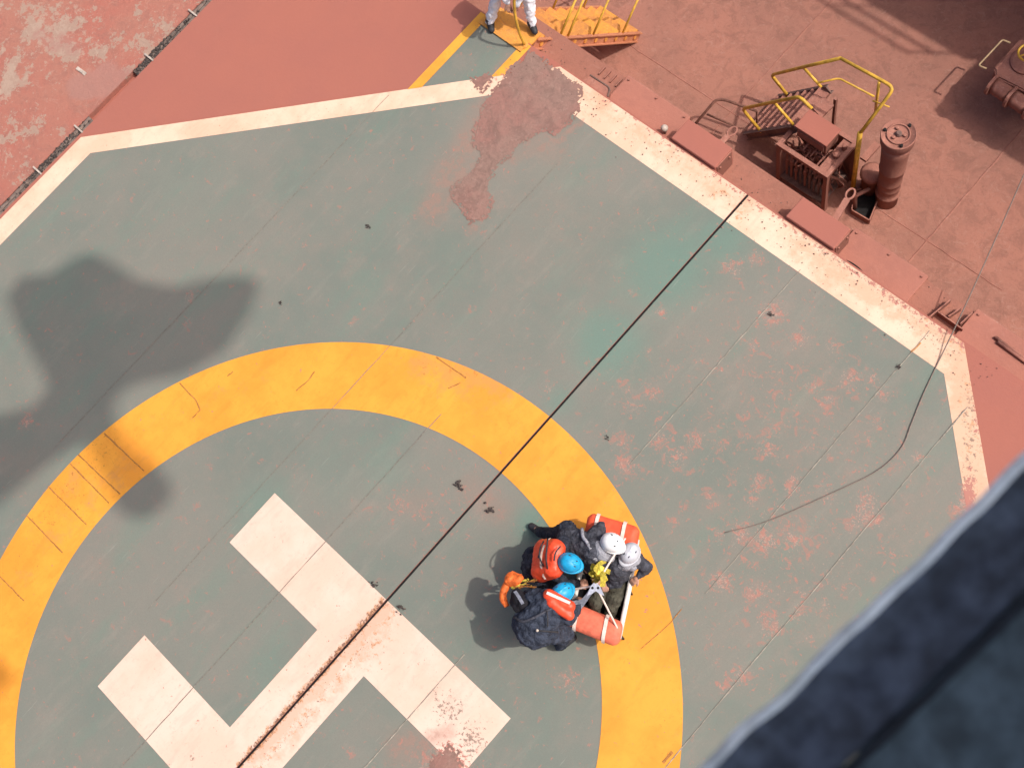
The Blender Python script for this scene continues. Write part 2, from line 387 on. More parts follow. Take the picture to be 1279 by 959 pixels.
BLOBS = dict(
    wear=[b for b in W] + [(750,120,4,.75,1200,433),(1212,440,5,.7,1222,540),(985,283,5,.62,1100,355),(1095,350,7,.8,1212,437),(1214,445,5,.6,1226,560),(1207,430,14,.5),(905,230,4,.6,985,280),(745,118,4,.5,900,228),(606,108,8,.7,640,88),(1211,600,7,1.2,1213,640),(560,948,22,1.2,585,980),(540,960,20,1.1)],
    teal=[(830,335,70,.9),(900,300,50,.7),(760,430,55,.9),(700,500,30,.6),(665,655,30,.9),(650,690,40,.5),(330,640,60,.6),(480,590,50,.5),(560,310,40,.35),
          (240,220,120,.35),(420,600,60,.4),(1090,820,40,.3),(180,420,100,.3),(690,205,60,.3),(1000,860,60,.3),(520,900,60,.3),(340,840,50,.4)],
    film=[(590,190,14,1.15,606,125),(600,215,16,1.15,562,245),(640,200,10,1.1,700,175),(700,172,8,1.1,728,150),(590,285,12,1.1),(560,250,14,1.15,580,215),(600,150,30,1.1,540,260),(1000,500,200,.5),(1120,640,120,.5),(700,130,30,1.0,640,90),(690,160,40,.8,600,200),(640,250,160,.45),(760,300,140,.4),(1050,520,150,.45),(1000,700,160,.5),(550,220,22,1.0,600,140),(575,250,25,.8),(500,935,30,1.0,560,915),(590,610,26,.9,625,640),
          (540,380,120,.4),(430,300,100,.3),(30,590,60,.6),(120,700,60,.5),(520,630,30,.7),(1130,500,80,.5),(600,140,30,.9,690,190),(70,650,50,.5)],
    rust=[(493,763,8,.7,322,962),(440,835,22,.55,480,790),(545,905,10,.5),(905,240,9,.9),(918,275,8,.8),(820,205,5,.9),(890,245,7,.9),(925,270,7,.9),(478,752,7,1.2,300,955),(500,745,5,.6),(405,850,9,.6),(85,610,16,.6),(95,640,12,.6),
          (560,460,6,.6,600,470),(675,515,5,.5),(1125,430,12,.4),(1160,400,16,.55,1205,437),(1175,430,16,.5),(1205,470,12,.6,1215,560),(100,590,10,.5),(20,700,6,.5),(830,940,8,.5)],
    stain=[(490,775,16,.6,340,950),(742,100,12,.85,1205,432),(1205,432,14,.8,1224,560),(925,255,26,.7),(1000,310,30,.75,1205,430),(1200,430,30,.9,1215,640),(720,110,22,.6,900,240),(440,440,30,.3,600,480),(160,580,40,.5,60,680),(770,620,30,.4),(840,900,40,.4),(30,720,30,.5),(330,470,30,.4,200,520),(600,520,30,.4),(480,760,14,.9,320,945),(530,455,40,.7,620,480),(90,600,40,.6),(870,200,60,.5,980,260),(750,125,40,.7),(1190,430,50,.6),(1030,310,50,.4,1150,380),(560,460,30,.5),(60,680,30,.5),(640,530,25,.4)],
    grime=[(130,560,40,.55,60,650),(540,450,40,.5),(640,540,30,.4),(800,700,40,.3),(30,700,40,.5),(240,500,40,.35),(830,900,40,.4),(1010,300,14,.7,1200,425),(1215,480,12,.8,1208,640),(330,690,20,.3),(200,840,30,.3),(440,800,40,.4),(840,340,14,.3),(560,885,26,.9),(545,870,14,.8),(590,920,22,1.0),(590,935,16,.9),(500,760,16,.6),(595,110,18,.6),(590,103,12,.8),(1140,400,25,.6,1190,440),(1110,380,20,.5),(380,900,14,.7),(530,820,14,.5),
           (470,730,10,.8),(350,860,8,.7),(240,945,8,.8),(303,943,6,.5),(690,130,14,.4),(1205,480,16,.6,1215,600)],
    patch=[])
R8 = 7.66; OUT = 8.095; k8 = math.tan(math.pi / 8)
def octa(r): return [(r * k8, r), (-r * k8, r), (-r, r * k8), (-r, -r * k8), (-r * k8, -r), (r * k8, -r), (r, -r * k8), (r, r * k8)]
def ysplit(polys):
    out = []
    for P in polys:
        a = halfclip(P, 0.016, 1); b = halfclip(P, -0.016, -1)
        out += [q for q in (a, b) if q]
    return out
# two steel hatch cover panels, their joint open between them
hp = []
for (x0, x1) in ((-8.03, -0.015), (0.015, 8.1)):
    bm = bmesh.new(); box(bm, x0, x1, -9.5, 8.12, -0.62, 0.0)
    o = bmo('hatch_cover', bm, M['red']); tag(o, kind='structure'); hp.append(o)
bm = bmesh.new(); box(bm, -0.0148, 0.0148, -9.5, 8.10, -0.6, -0.010)
tag(bmo('joint_seal', bm, M['gap']), kind='structure')
oi = octa(R8)
def octa_mixed():    # outer edge of the line: a little narrower on the slanting sides
    # order as octa(): sides facing +y, upper left, -x, lower left, -y, lower right, +x, upper right
    D = [8.095, 7.94, 7.975, 7.94, 8.095, 7.94, 8.05, 7.93]; A = [math.pi / 2 + k * math.pi / 4 for k in range(8)]; out = []
    for k in range(8):    # corner between side k-1 and side k
        a, b = A[k - 1], A[k]; d, e = D[k - 1], D[k]; dt = math.cos(a) * math.sin(b) - math.sin(a) * math.cos(b)
        out.append(((d * math.sin(b) - e * math.sin(a)) / dt, (e * math.cos(a) - d * math.cos(b)) / dt))
    return out
oo = octa_mixed()
vis = lambda P: clip(P, -9.5, 9.5, -5.2, 8.115)
tag(sheet('green_deck_paint', ysplit([vis(oi)]), .004, .06, M['green']), kind='structure')
border = []
for i in range(8):
    a, b = oi[i - 1], oi[i]; A, B = oo[i - 1], oo[i]
    P = vis([a, b, B, A]) 
    if P: border.append(P)
tag(sheet('white_border_line', ysplit(border), .006, .05, M['white']), kind='structure')
# ring
RI, RO = 3.537, 4.419
ringp = []
NR = 180
for i in range(NR):
    a = 2 * math.pi * i / NR; b = 2 * math.pi * (i + 1) / NR
    ringp.append([(RI * math.cos(a), RI * math.sin(a)), (RO * math.cos(a), RO * math.sin(a)), (RO * math.cos(b), RO * math.sin(b)), (RI * math.cos(b), RI * math.sin(b))])
tag(sheet('yellow_circle_marking', ysplit(ringp), .008, .06, M['orange']), kind='structure')
HW, HB = 1.54, .80
H = [[(-2, HW - HB), (2, HW - HB), (2, HW), (-2, HW)], [(-2, -HW), (2, -HW), (2, -HW + HB), (-2, -HW + HB)], [(-.4, -HW + HB), (.4, -HW + HB), (.4, HW - HB), (-.4, HW - HB)]]
tag(sheet('white_letter_h_marking', ysplit(H), .008, .04, M['hwhite']), kind='structure')
# walkway from the pad to the hatch edge
tag(sheet('grey_walkway_paint', [[(-4.46, 6.76), (-3.76, 7.46), (-3.76, 8.10), (-4.46, 8.10)]], .005, .06, M['green']), kind='structure')
for n_, P in (('yellow_walkway_line', [(-4.60, 6.62), (-4.46, 6.76), (-4.46, 8.10), (-4.60, 8.10)]), ('yellow_walkway_line', [(-3.79, 7.43), (-3.66, 7.56), (-3.66, 8.10), (-3.79, 8.10)])):
    tag(sheet(n_, [P], .009, .04, M['yline']), kind='structure')
# weld seams of the plating
def strip(name, pts, wd, z, mat, parent, h=.0025):
    bm = bmesh.new(); pts = [Vector((p[0], p[1], z)) for p in pts]; L = []
    for i, p in enumerate(pts):
        t = (pts[min(i + 1, len(pts) - 1)] - pts[max(i - 1, 0)]).normalized(); s = Vector((-t.y, t.x, 0))
        ww = wd * rnd.uniform(.6, 1.3)
        L.append((bm.verts.new(p - s * ww / 2), bm.verts.new(p + Vector((0, 0, h))), bm.verts.new(p + s * ww / 2)))
    for a, b in zip(L, L[1:]):
        bm.faces.new((a[0], b[0], b[1], a[1])); bm.faces.new((a[1], b[1], b[2], a[2]))
    return bmo(name, bm, mat, parent)
def line(x, y0, y1, n=40, j=.004): return [(x + rnd.uniform(-j, j), y0 + (y1 - y0) * i / n) for i in range(n + 1)]
for (x, y0, y1, wd, mt) in ((1.12, 4.6, 7.7, .010, 'seam'), (2.74, 4.0, 7.98, .010, 'seam'), (3.60, 1.2, 7.5, .010, 'seam'), (1.12, -2.2, 1.7, .014, 'seam'),
                            (3.60, 7.0, 7.45, .014, 'seamd')):
    strip('weld_seam', line(x, y0, y1), wd, .0105, M[mt], hp[1])
for (x, y0, y1, wd, mt) in ((-1.07, -2.5, 3.6, .010, 'seamd'), (-2.2, -.5, 7.0, .008, 'seamd'), (-4.75, 0, 6.4, .008, 'seamd')):
    strip('weld_seam', line(x, y0, y1), wd, .0105, M[mt], hp[0], .001)
def crack(pp, wd=.016, mat='crack', par=0):
    pts = []
    for a, b in zip(pp, pp[1:]):
        n = max(3, int(math.hypot(b[0] - a[0], b[1] - a[1]) / 5))
        for i in range(n): pts.append((a[0] + (b[0] - a[0]) * i / n + rnd.uniform(-.3, .3), a[1] + (b[1] - a[1]) * i / n + rnd.uniform(-.3, .3)))
    pts.append(pp[-1])
    w = [at(p[0], p[1], .011) for p in pts]
    strip('paint_crack', [(p.x, p.y) for p in w], wd, .011, M[mat], hp[par], .0015)
for c in ([(224,478),(245,500),(250,512)],[(250,512),(240,522)],[(291,464),(284,470)],[(130,541),(180,588)],[(98,568),(150,617)],[(88,579),(136,628)],
          [(60,607),(108,655)],[(33,643),(78,690)],[(393,464),(385,475),(370,488)],[(545,446),(565,460),(582,472)],[(0,720),(30,750)],[(560,485),(575,478)]):
    crack(c)
crack([(852,760),(835,780),(800,810)], .01, 'crack', 1); crack([(1150,428),(1138,440)], .02, 'crack', 1)
crack([(840,938),(828,952)], .03, 'crack', 1)

# ------------------------------------------------------------------ ledge, coaming and decks round the hatch
DZ = -2.2
bm = bmesh.new(); box(bm, -9, 9, 8.12, 8.60, -.36, -.30); box(bm, -9, 9, 8.02, 8.50, DZ, -.36)
for x in np.arange(-8.5, 9, .9): box(bm, x, x + .02, 8.50, 8.595, -.75, -.362)
tag(bmo('hatch_coaming', bm, M['ledge']), kind='structure')
bm = bmesh.new(); bmesh.ops.create_grid(bm, x_segments=1, y_segments=1, size=150, matrix=Matrix.Translation((0, 0, DZ - .01)))
for v in bm.verts: v.co.z = DZ
tag(bmo('main_deck', bm, M['deck']), kind='structure')
md = bpy.data.objects['main_deck']
for p_, q_ in (((1279,160),(880,440)), ((1040,0),(760,230)), ((700,0),(1279,330))):
    a_ = at(*p_, DZ); b_ = at(*q_, DZ)
    if p_[0] == 700: b_.y = a_.y
    else: b_.x = a_.x
    strip('weld_seam', [(a_.x + (b_.x - a_.x) * i / 50 + rnd.uniform(-.006, .006), a_.y + (b_.y - a_.y) * i / 50 + rnd.uniform(-.006, .006)) for i in range(51)], .022, DZ + .001, M['steel'], md, .008)
# next hatch beyond the gutter
BLOBS2 = dict(patch=[(60,40,80,.62),(200,40,60,.5),(30,150,50,.45),(120,60,40,.5),(10,200,50,.4),(60,235,30,.35),(70,45,14,1),(95,65,12,.9),(30,100,12,.9),(5,150,9,.8),(45,25,18,.9),(75,30,16,.9),(15,80,16,.95,5,115),(20,70,10,.8),(90,50,10,.7),(0,60,10,.9),(100,25,12,.6),(170,10,12,.5),(0,10,10,.8)], film=[(100,105,30,1,160,100),(50,40,30,.6,90,60),(130,90,26,.9)])
SV = BLOBS; BLOBS = BLOBS2
P = [(-16.5, -9), (-8.18, -9), (-8.18, 9.0), (-16.5, 9.0)]
o = sheet('next_hatch_top', [P], -.03, .12, M['left']); tag(o, kind='structure')
BLOBS = SV
bm = bmesh.new(); box(bm, -16.5, -8.18, -9, 9, -1.2, -.034); tag(bmo('next_hatch_body', bm, M['left']), kind='structure')
gut = bmesh.new(); box(gut, -8.178, -8.032, -9, 8.1, -.5, -.12); tag(bmo('gutter_floor', gut, M['red']), kind='structure')
# rubber hoses lying in the gutter
for lo, hi, lb in ((4.45, 8.1, 'dark grimy seal strip in the hatch gap, upper stretch by the top edge'), (-4, 3.55, 'dark grimy seal strip in the hatch gap, lower stretch beside the white corner')):
    s = empty('seal_strip', (-8.105, lo, -.12), lb, 'seal strip', 'seal strips in the hatch gap')
    bm = bmesh.new(); box(bm, -8.177, -8.033, lo, hi, -.119, -.07); bmo('backing_band', bm, M['gut'], s)
    for xx, rr in ((-8.140, .038), (-8.072, .040)):
        bm = bmesh.new(); pts = [(xx + rnd.uniform(-.004, .004), lo + (hi - lo) * i / 60, -.055 + rnd.uniform(-.006, .006)) for i in range(61)]
        tube(bm, pts, [rr * rnd.uniform(.8, 1.1) for _ in pts], 7); bmo('rubber_hose', bm, M['gut'], s, True)
    bm = bmesh.new()
    for k in range(260):
        y = rnd.uniform(lo, min(hi, lo + 9)); y = y if rnd.random() < .4 else (rnd.gauss(2.75, .3) if lo < 0 else rnd.gauss(4.75, .25))
        if not lo < y < hi: continue
        r = rnd.uniform(.006, .022); g_ = bmesh.ops.create_icosphere(bm, subdivisions=1, radius=r, matrix=Matrix.Translation((rnd.uniform(-8.165, -8.045), y, -.03 + rnd.uniform(0, .02))) @ Matrix.Rotation(rnd.random() * 3, 4, 'X'))
    tag(bmo('grit', bm, M['deb'], s), kind='stuff')
    for y in ([5.65, 4.75] if lo > 4 else [3.32, 2.5, 1.55, .6]):
        bm = bmesh.new(); box(bm, -8.21, -8.015, y - .012, y + .012, -.03, .012); box(bm, -8.035, -8.015, y - .012, y + .012, -.1, .01)
        bmo('clip', bm, M['clip'], s)
o = empty('metal_shard', at(101, 89, -.02), 'short white metal strip lying on the dusty hatch at upper left', 'scrap')
bm = bmesh.new(); beam(bm, at(96, 85, -.02), at(107, 93, -.02), .05, .012); beam(bm, at(100, 88, -.012), at(104, 91, -.012), .03, .016); bmo('strip', bm, M['clip'], o)

# ore dust
def inside(P, x, y):
    c = False
    for i in range(len(P)):
        a, b = P[i - 1], P[i]
        if (a[1] > y) != (b[1] > y) and x < (b[0] - a[0]) * (y - a[1]) / (b[1] - a[1]) + a[0]: c = not c
    return c
def dustpile(pp, label, hmax, cell=.025, z0=.010):
    P = [tuple(at(*p, 0))[:2] for p in pp]
    xs = [p[0] for p in P]; ys = [p[1] for p in P]; V = {}; F = []; VS = []
    def d2(x, y):
        m = 9
        for i in range(len(P)):
            a = P[i - 1]; b = P[i]; dx, dy = b[0] - a[0], b[1] - a[1]; L = dx * dx + dy * dy
            t = max(0, min(1, ((x - a[0]) * dx + (y - a[1]) * dy) / L)); m = min(m, math.hypot(x - a[0] - t * dx, y - a[1] - t * dy))
        return m
    def vid(i, j):
        if (i, j) not in V:
            x, y = i * cell, j * cell; V[(i, j)] = len(VS)
            h = min(1, d2(x, y) / .25); n = noise.fractal(Vector((x * 6, y * 6, 3)), 1, 2, 5)
            VS.append((x + noise.noise(Vector((x * 30, y * 30, 1))) * .01, y + noise.noise(Vector((x * 30, y * 30, 8))) * .01, z0 + hmax * h * (.5 + .6 * n) + .0 * h if h > .04 else z0))
        return V[(i, j)]
    for i in range(int(min(xs) / cell) - 3, int(max(xs) / cell) + 3):
        for j in range(int(min(ys) / cell) - 3, int(max(ys) / cell) + 3):
            x, y = (i + .5) * cell, (j + .5) * cell
            q = Vector((x * 5, y * 5, 0)); q2 = Vector((x * 22, y * 22, 4))
            ox = noise.noise(q) * .07 + noise.noise(q2) * .022; oy = noise.noise(q + Vector((7, 3, 0))) * .07 + noise.noise(q2 + Vector((3, 9, 0))) * .022
            if inside(P, x + ox, y + oy) and noise.noise(q2 * 1.3) > -.9 + .75 * (d2(x, y) < .05): F.append((vid(i, j), vid(i + 1, j), vid(i + 1, j + 1), vid(i, j + 1)))
    me = bpy.data.meshes.new('ore_dust_spill'); me.from_pydata(VS, [], F); me.update()
    return tag(put('ore_dust_spill', me, M['dust'], smooth=True), label, 'dust pile', kind='stuff')
dustpile([(684,79),(694,86),(703,91),(727,107),(727,125),(724,138),(712,154),(694,171),(681,165),(662,176),(647,185),(631,201),(620,213),(612,229),(616,254),(606,272),(587,281),(578,263),(562,247),(560,238),(581,219),(600,196),(588,183),(592,160),(604,128),(612,116),(625,101),(637,88),(650,76),(660,62),(675,66)],
         'brown iron ore dust spilled over the white line below the gangway ladder', .016, .018)
dustpile([(560,930),(576,938),(578,960),(590,990),(520,990),(540,945)], 'patch of brown ore dust covering the lower tip of the white H', .01)
dustpile([(588,98),(606,90),(618,98),(612,106),(602,116),(592,112)], 'small grey brown dust heap on the white line at the walkway', .03)
for i, (px, py, s, lb) in enumerate(((573,605,.07,'dark crumbled debris clump left of the hatch joint above the H'),(610,636,.07,'dark crumbled debris clump right of the hatch joint nearest the rescue group'),(963,393,.045,'dark lump on a red scuff in the upper right of the pad'),
        (460,283,.035,'small dark lump alone on plain deck below the top white line'),(466,729,.05,'dark debris clump against the upper edge of the white H'),(501,759,.055,'dark debris clump on the white H edge just right of the joint'),(350,378,.03,'small dark lump beside the right end of the large soft shadow'),
        (758,547,.03,'small dark lump beside the yellow circle outer edge'),(1122,458,.04,'small black lump near the right corner of the white line'),(400,68,.0,''))):
    if not s: continue
    bm = bmesh.new(); c = at(px, py, .012)
    for k in range(16):
        p = c + Vector((rnd.gauss(0, s * .45), rnd.gauss(0, s * .35), 0)); r = s * rnd.uniform(.12, .32)
        g_ = bmesh.ops.create_icosphere(bm, subdivisions=1, radius=r, matrix=Matrix.Translation(p + Vector((0, 0, r * .4))) @ Matrix.Rotation(rnd.random() * 3, 4, Vector((1, rnd.random(), .3))) @ Matrix.Diagonal((1.3, .8, .6, 1)))
        for v in g_['verts']: v.co += Vector((rnd.uniform(-1, 1), rnd.uniform(-1, 1), rnd.uniform(-1, 1))) * r * .25
    tag(bmo('debris', bm, M['deb']), lb, 'debris', 'dark debris lumps on the pad')
# loose grit strewn over decks
bm = bmesh.new()
for k in range(620):
    if k < 300: x, y, z = rnd.uniform(-4, 3.6), 8.08 - abs(rnd.gauss(0, .22)), .011
    elif k < 600: x, y, z = rnd.uniform(-4, 4), rnd.uniform(8.2, 8.58), -.30
    else: x, y, z = rnd.gauss(1.5, .4), rnd.gauss(-1.2, .3), .011
    r = .003 + .008 * rnd.random() ** 2
    bmesh.ops.create_cone(bm, cap_ends=True, segments=5, radius1=r, radius2=r * .5, depth=r, matrix=Matrix.Translation((x, y, z + r * .45)) @ Matrix.Rotation(rnd.random() * 6, 4, 'Z'))
tag(bmo('loose_grit', bm, M['dark']), 'loose ore grit strewn thinly over the landing deck and ledge', 'grit', kind='stuff')
# rope
rp = [at(905,665,.02), at(960,650,.02), at(1040,615,.02), at(1095,588,.02), at(1125,560,.02), at(1138,530,.02), at(1152,495,.02), at(1172,452,.02), at(1190,415,.10), at(1212,368,.15), at(1245,295,.25), at(1279,218,.5), at(1320,125,.8)]
bm = bmesh.new(); tube(bm, smooth_path(rp, 7), [.0045 + .003 * min(1, i / 60) for i in range(len(smooth_path(rp, 7)))], 6)
tag(bmo('tag_line', bm, M['rope'], smooth=True), 'thin dark line curving over the right of the pad to the deck beyond', 'rope')

# ------------------------------------------------------------------ fittings along the hatch edge
def cleat(px4, label, z1, z0=-.30):
    pts = [at(*p, z1) for p in px4]; x0 = min(p.x for p in pts); x1 = max(p.x for p in pts); y0 = 8.125; y1 = max(p.y for p in pts)
    o = empty('cleat_housing', ((x0 + x1) / 2, y0, z0), label, 'steel housing', 'steel housings on the hatch edge')
    bm = bmesh.new(); box(bm, x0, x1, y0, y1, z0 + .001, z1, bev=.012); bmo('housing', bm, M['red'], o)
    bm = bmesh.new(); box(bm, x1 - .03, x1 + .012, y0 + .03, y1 - .03, z0 + .002, z1 - .03, bev=.004); bmo('end_plate', bm, M['steel'], o)
    for yy in (y0 + .08, y1 - .08):
        bm = bmesh.new(); bmesh.ops.create_cone(bm, cap_ends=True, segments=6, radius1=.018, radius2=.018, depth=.02, matrix=Matrix.Translation((x1 + .02, yy, z1 - .1)) @ Matrix.Rotation(math.pi / 2, 4, 'Y'))
        bmo('bolt', bm, M['steel'], o)
    return x0, x1, y0, y1
cA = cleat([(839,171),(867,153),(914,186),(888,212)], 'flat topped red steel housing on the hatch edge, nearer the gangway ladder', .06)
cB = cleat([(1003,247),(1060,284),(1040,312),(975,277)], 'flat topped red steel housing on the hatch edge beside the joint end and valve frame', .06)
for (a, b, lb) in (((1043,274),(1061,244),'red locking lever with slotted eye reaching out by the valve frame'), ((896,184),(913,166),'short locking lever with slotted end beside the housing nearer the gangway')):
    A_ = at(*a, -.05); B_ = at(*b, -.05); d = (B_ - A_).normalized(); s = Vector((-d.y, d.x, 0))
    o = empty('locking_lever', A_, lb, 'lever', 'locking levers on the hatch side')
    bm = bmesh.new(); beam(bm, A_ - d * .1, B_ - d * .06, .075, .03); bmo('bar', bm, M['steel'], o)
    bm = bmesh.new(); c = B_ + d * .02
    tube(bm, [c + d * (.075 * math.cos(t) ) + s * (.048 * math.sin(t)) for t in [2 * math.pi * k / 16 for k in range(16)]], .015, 6, True); bmo('slotted_eye', bm, M['steel'], o)
for x0, x1, lb in ((1.22, 2.28, 'long flat red cover plate between the second housing and the cross of plates'), (-2.45, -1.38, 'long flat red cover plate on the ledge between the ribs and the first housing'), (2.95, 4.4, 'flat red cover plate on the ledge beyond the right corner of the pad')):
    o = empty('cover_plate', ((x0 + x1) / 2, 8.4, -.299), lb, 'cover plate', 'cover plates on the ledge')
    bm = bmesh.new(); box(bm, x0, x1, 8.17, 8.63, -.299, -.262, bev=.01); bmo('plate', bm, M['cover'], o)
    bm = bmesh.new(); box(bm, x0 + .01, x1 - .01, 8.626, 8.645, -.42, -.27); bmo('edge_flange', bm, M['steel'], o)
    for xx in (x0 + .06, (x0 + x1) / 2, x1 - .06):
        bm = bmesh.new(); bmesh.ops.create_cone(bm, cap_ends=True, segments=6, radius1=.016, radius2=.014, depth=.02, matrix=Matrix.Translation((xx, 8.58, -.252))); bmo('bolt', bm, M['steel'], o)
# stiffener brackets
o = empty('stiffener_bracket', (2.5, 8.35, -.30), 'dark edged cross of upright plates on the ledge near the right corner', 'bracket')
for a, b in (((1155,402),(1187,376)), ((1171,391),(1202,413)), ((1184,397),(1200,386)), ((1199,406),(1214,392))):
    bm = bmesh.new(); beam(bm, at(*a, -.25), at(*b, -.25), .014, .1); bmo('plate', bm, M['steel'], o)
o = empty('ribbed_bracket', at(765, 98, -.3), 'row of small upright ribs with a bent plate on the ledge', 'bracket')
for k in range(5):
    p = at(752 + k * 7, 90 + k * 5, -.3); bm = bmesh.new(); beam(bm, p + Vector((0, -.06, .016)), p + Vector((0, .07, .016)), .012, .032); bmo('rib', bm, M['steel'], o)
bm = bmesh.new(); tube(bm, round_path([at(737,94,-.12), at(762,110,-.12), at(759,121,-.12)], .05), .014, 6); bmo('bent_bar', bm, M['dark'], o)
bm = bmesh.new(); q = [at(727,98,-.1), at(737,95,-.1), at(761,111,-.1), at(757,124,-.1)]; 
prism(bm, [p[:2] for p in (Vector((q[0].x, 8.13, 0)), q[1], q[2], Vector((q[3].x, 8.13, 0)))], -.298, -.12); bmo('bent_plate', bm, M['steel'], o)
o = empty('vent_knob', at(831, 168, -.3), 'small pale round knob on a stem on the ledge', 'knob')
c = at(831, 168, -.3)
bm = bmesh.new(); lathe(bm, [(.02, 0), (.018, .13)], c, 10); bmo('stem', bm, M['dark'], o, True)
bm = bmesh.new(); lathe(bm, [(.02, .12), (.045, .13), (.05, .16), (.035, .19), (.01, .2)], c, 14); bmo('cap', bm, M['clip'], o, True)
bm = bmesh.new(); lathe(bm, [(.05, .001), (.04, .012)], c + Vector((.05, -.03, 0)), 12); bmo('base_ring', bm, M['gap'], o)
bm = bmesh.new(); tube(bm, smooth_path([at(1052,325,-.08), at(1060,327,-.05), at(1071,334,-.04), at(1080,343,-.05), at(1091,352,-.1)], 4), .013, 6)
tag(bmo('torn_seal', bm, M['gap'], smooth=True), 'black torn rubber seal poking out along the hatch edge', 'rubber seal')
o = empty('pipe_pair', at(1262, 436, -.25), 'two thin pipes side by side on the ledge by the right edge', 'pipes')
for a, b in (((1243,421),(1300,462)), ((1246,427),(1303,468))):
    bm = bmesh.new(); tube(bm, [at(*a, -.24), at(*b, -.24)], .022, 8); bmo('pipe', bm, M['steel'], o, True)

# ------------------------------------------------------------------ gangway ladder down from the hatch
def ladder(name, label, cat, A, B, side, wid, nt_, mats, post=None, depth=.16, holes=False):
    """A top, B foot of one stringer; side = unit vector across; wid = width"""
    A = Vector(A); B = Vector(B); d = (B - A).normalized(); nrm = side.cross(d); nrm = nrm if nrm.z > 0 else -nrm
    o = empty(name, (B + side * wid / 2), label, cat)
    for k, off in enumerate((0, wid)):
        a = A + side * off; b = B + side * off
        bm = bmesh.new(); beam(bm, a, b, .022, depth, nrm)
        sg = 1 if k else -1
        for e in (1, -1): beam(bm, a + nrm * (depth / 2 - .01) * e - side * .02 * sg * -1, b + nrm * (depth / 2 - .01) * e - side * .02 * sg * -1, .05, .014, nrm)
        st = bmo('stringer', bm, mats[1], o)
        if holes:
            bm = bmesh.new()
            for j in range(nt_):
                c = a.lerp(b, (j + .5) / nt_) + side * sg * .014
                bmesh.ops.create_cone(bm, cap_ends=True, segments=10, radius1=.034, radius2=.024, depth=.03, matrix=Matrix.Translation(c) @ side.to_track_quat('Z', 'Y').to_matrix().to_4x4())
            tag(bmo('tread_bolt', bm, mats[0], st), kind='stuff')
    for j in range(nt_):
        c = A.lerp(B, (j + .5) / nt_)
        bm = bmesh.new(); M4 = Matrix.Translation(c + side * wid / 2)
        h = Vector((d.x, d.y, 0)).normalized()
        q = c + Vector((0, 0, .02))
        beam(bm, q + side * .012, q + side * (wid - .012), .23 if holes else .16, .02, Vector((0, 0, 1)))
        for e in (-1, 1): beam(bm, q + side * .012 + h * .11 * e * (1 if holes else .7) - Vector((0, 0, .02)), q + side * (wid - .012) + h * .11 * e * (1 if holes else .7) - Vector((0, 0, .02)), .014, .05)
        bmo('tread', bm, mats[0], o)
    return o, d, nrm
YX = Vector((0, 0, 0))
A = Vector((-3.72, 8.20, -.10)); B = Vector((-3.72, 10.03, DZ + .03))
gl, gd, gn = ladder('gangway_ladder', 'orange yellow ladder with handrails sloping from the hatch top to the deck', 'ladder', A, B, Vector((-1, 0, 0)), .78, 10, (M['ladder'], M['ladside']), holes=True)
def railing(o, pairs, top, r=.017, mat=None):
    for a, b in pairs:
        bm = bmesh.new(); tube(bm, [a, b], r, 8); bmo('post', bm, mat or M['yellow'], o, True)
    bm = bmesh.new(); tube(bm, round_path(top, .09), r * 1.15, 8); bmo('handrail', bm, mat or M['yellow'], o, True)
gp = lambda px, py: on(px, py, 0, -3.72)
L_ = .72
for xo in (0, -.78):
    prs = []; tops = []
    for (px, py) in ((697,48),(707,47),(739,46),(776,44)):
        b = gp(px, py); b = Vector((-3.72, b.y, A.z + (b.y - A.y) / (B.y - A.y) * (B.z - A.z) + .05)) + Vector((xo, 0, 0)); prs.append((b, b + gn * L_)); tops.append(b + gn * L_)
    if xo: prs.pop(1)
    first = tops[0] - gd * .18; last = tops[-1] + gd * .02
    railing(gl, prs, [tops[0] - gd * .15, tops[0], tops[-1], tops[-1] + gd * .1])
bm = bmesh.new(); box(bm, -4.52, -3.70, 8.13, 8.32, -.05, -.02); box(bm, -4.5, -3.72, 7.95, 8.13, .011, .03); bmo('landing_plate', bm, M['ladder'], gl)
# curved grab rail at the head of the ladder
o = empty('grab_rail', (-3.74, 8.06, .03), 'curved yellow grab rail standing at the head of the gangway ladder', 'handrail')
bm = bmesh.new(); P0 = Vector((-3.74, 8.06, .01)); tube(bm, smooth_path([P0, P0 + Vector((0, -.02, .35)), P0 + Vector((-.02, .03, .75)), P0 + Vector((-.02, .15, 1.0)), P0 + Vector((-.02, .5, 1.0)), P0 + Vector((-.02, .9, .75))], 5), .019, 8)
bmo('rail', bm, M['yellow'], o, True)
bm = bmesh.new(); lathe(bm, [(.05, 0), (.05, .012), (.03, .03)], P0, 12); bmo('foot', bm, M['ladder'], o)

# ------------------------------------------------------------------ valve frame, small ladder, rails
fz = -1.18
F2 = at(1032.7, 218.4, fz); F1 = at(971.5, 182, fz); F3 = at(1068, 177.6, fz)
fx0, fx1, fy0 = F1.x, F2.x, F2.y; fy1 = F3.y
vf = empty('valve_frame', ((fx0 + fx1) / 2, (fy0 + fy1) / 2, DZ), 'open steel frame packed with valves and pipes beside the hatch', 'valve frame')
for x in (fx0, fx1):
    for y in (fy0, fy1):
        bm = bmesh.new(); box(bm, x - .03, x + .03, y - .03, y + .03, DZ, fz - .061); bmo('leg', bm, M['steel'], vf)
for a, b in (((fx0, fy0), (fx1, fy0)), ((fx1, fy0), (fx1, fy1)), ((fx0, fy1), (fx1, fy1)), ((fx0, fy0), (fx0, fy1))):
    bm = bmesh.new(); 
    if a[0] == b[0]: box(bm, a[0] - .032, a[0] + .032, a[1] + .033, b[1] - .033, fz - .06, fz)
    else: box(bm, a[0] - .033, b[0] + .033, a[1] - .032, a[1] + .032, fz - .06, fz + .002)
    bmo('top_rail', bm, M['steel'], vf)
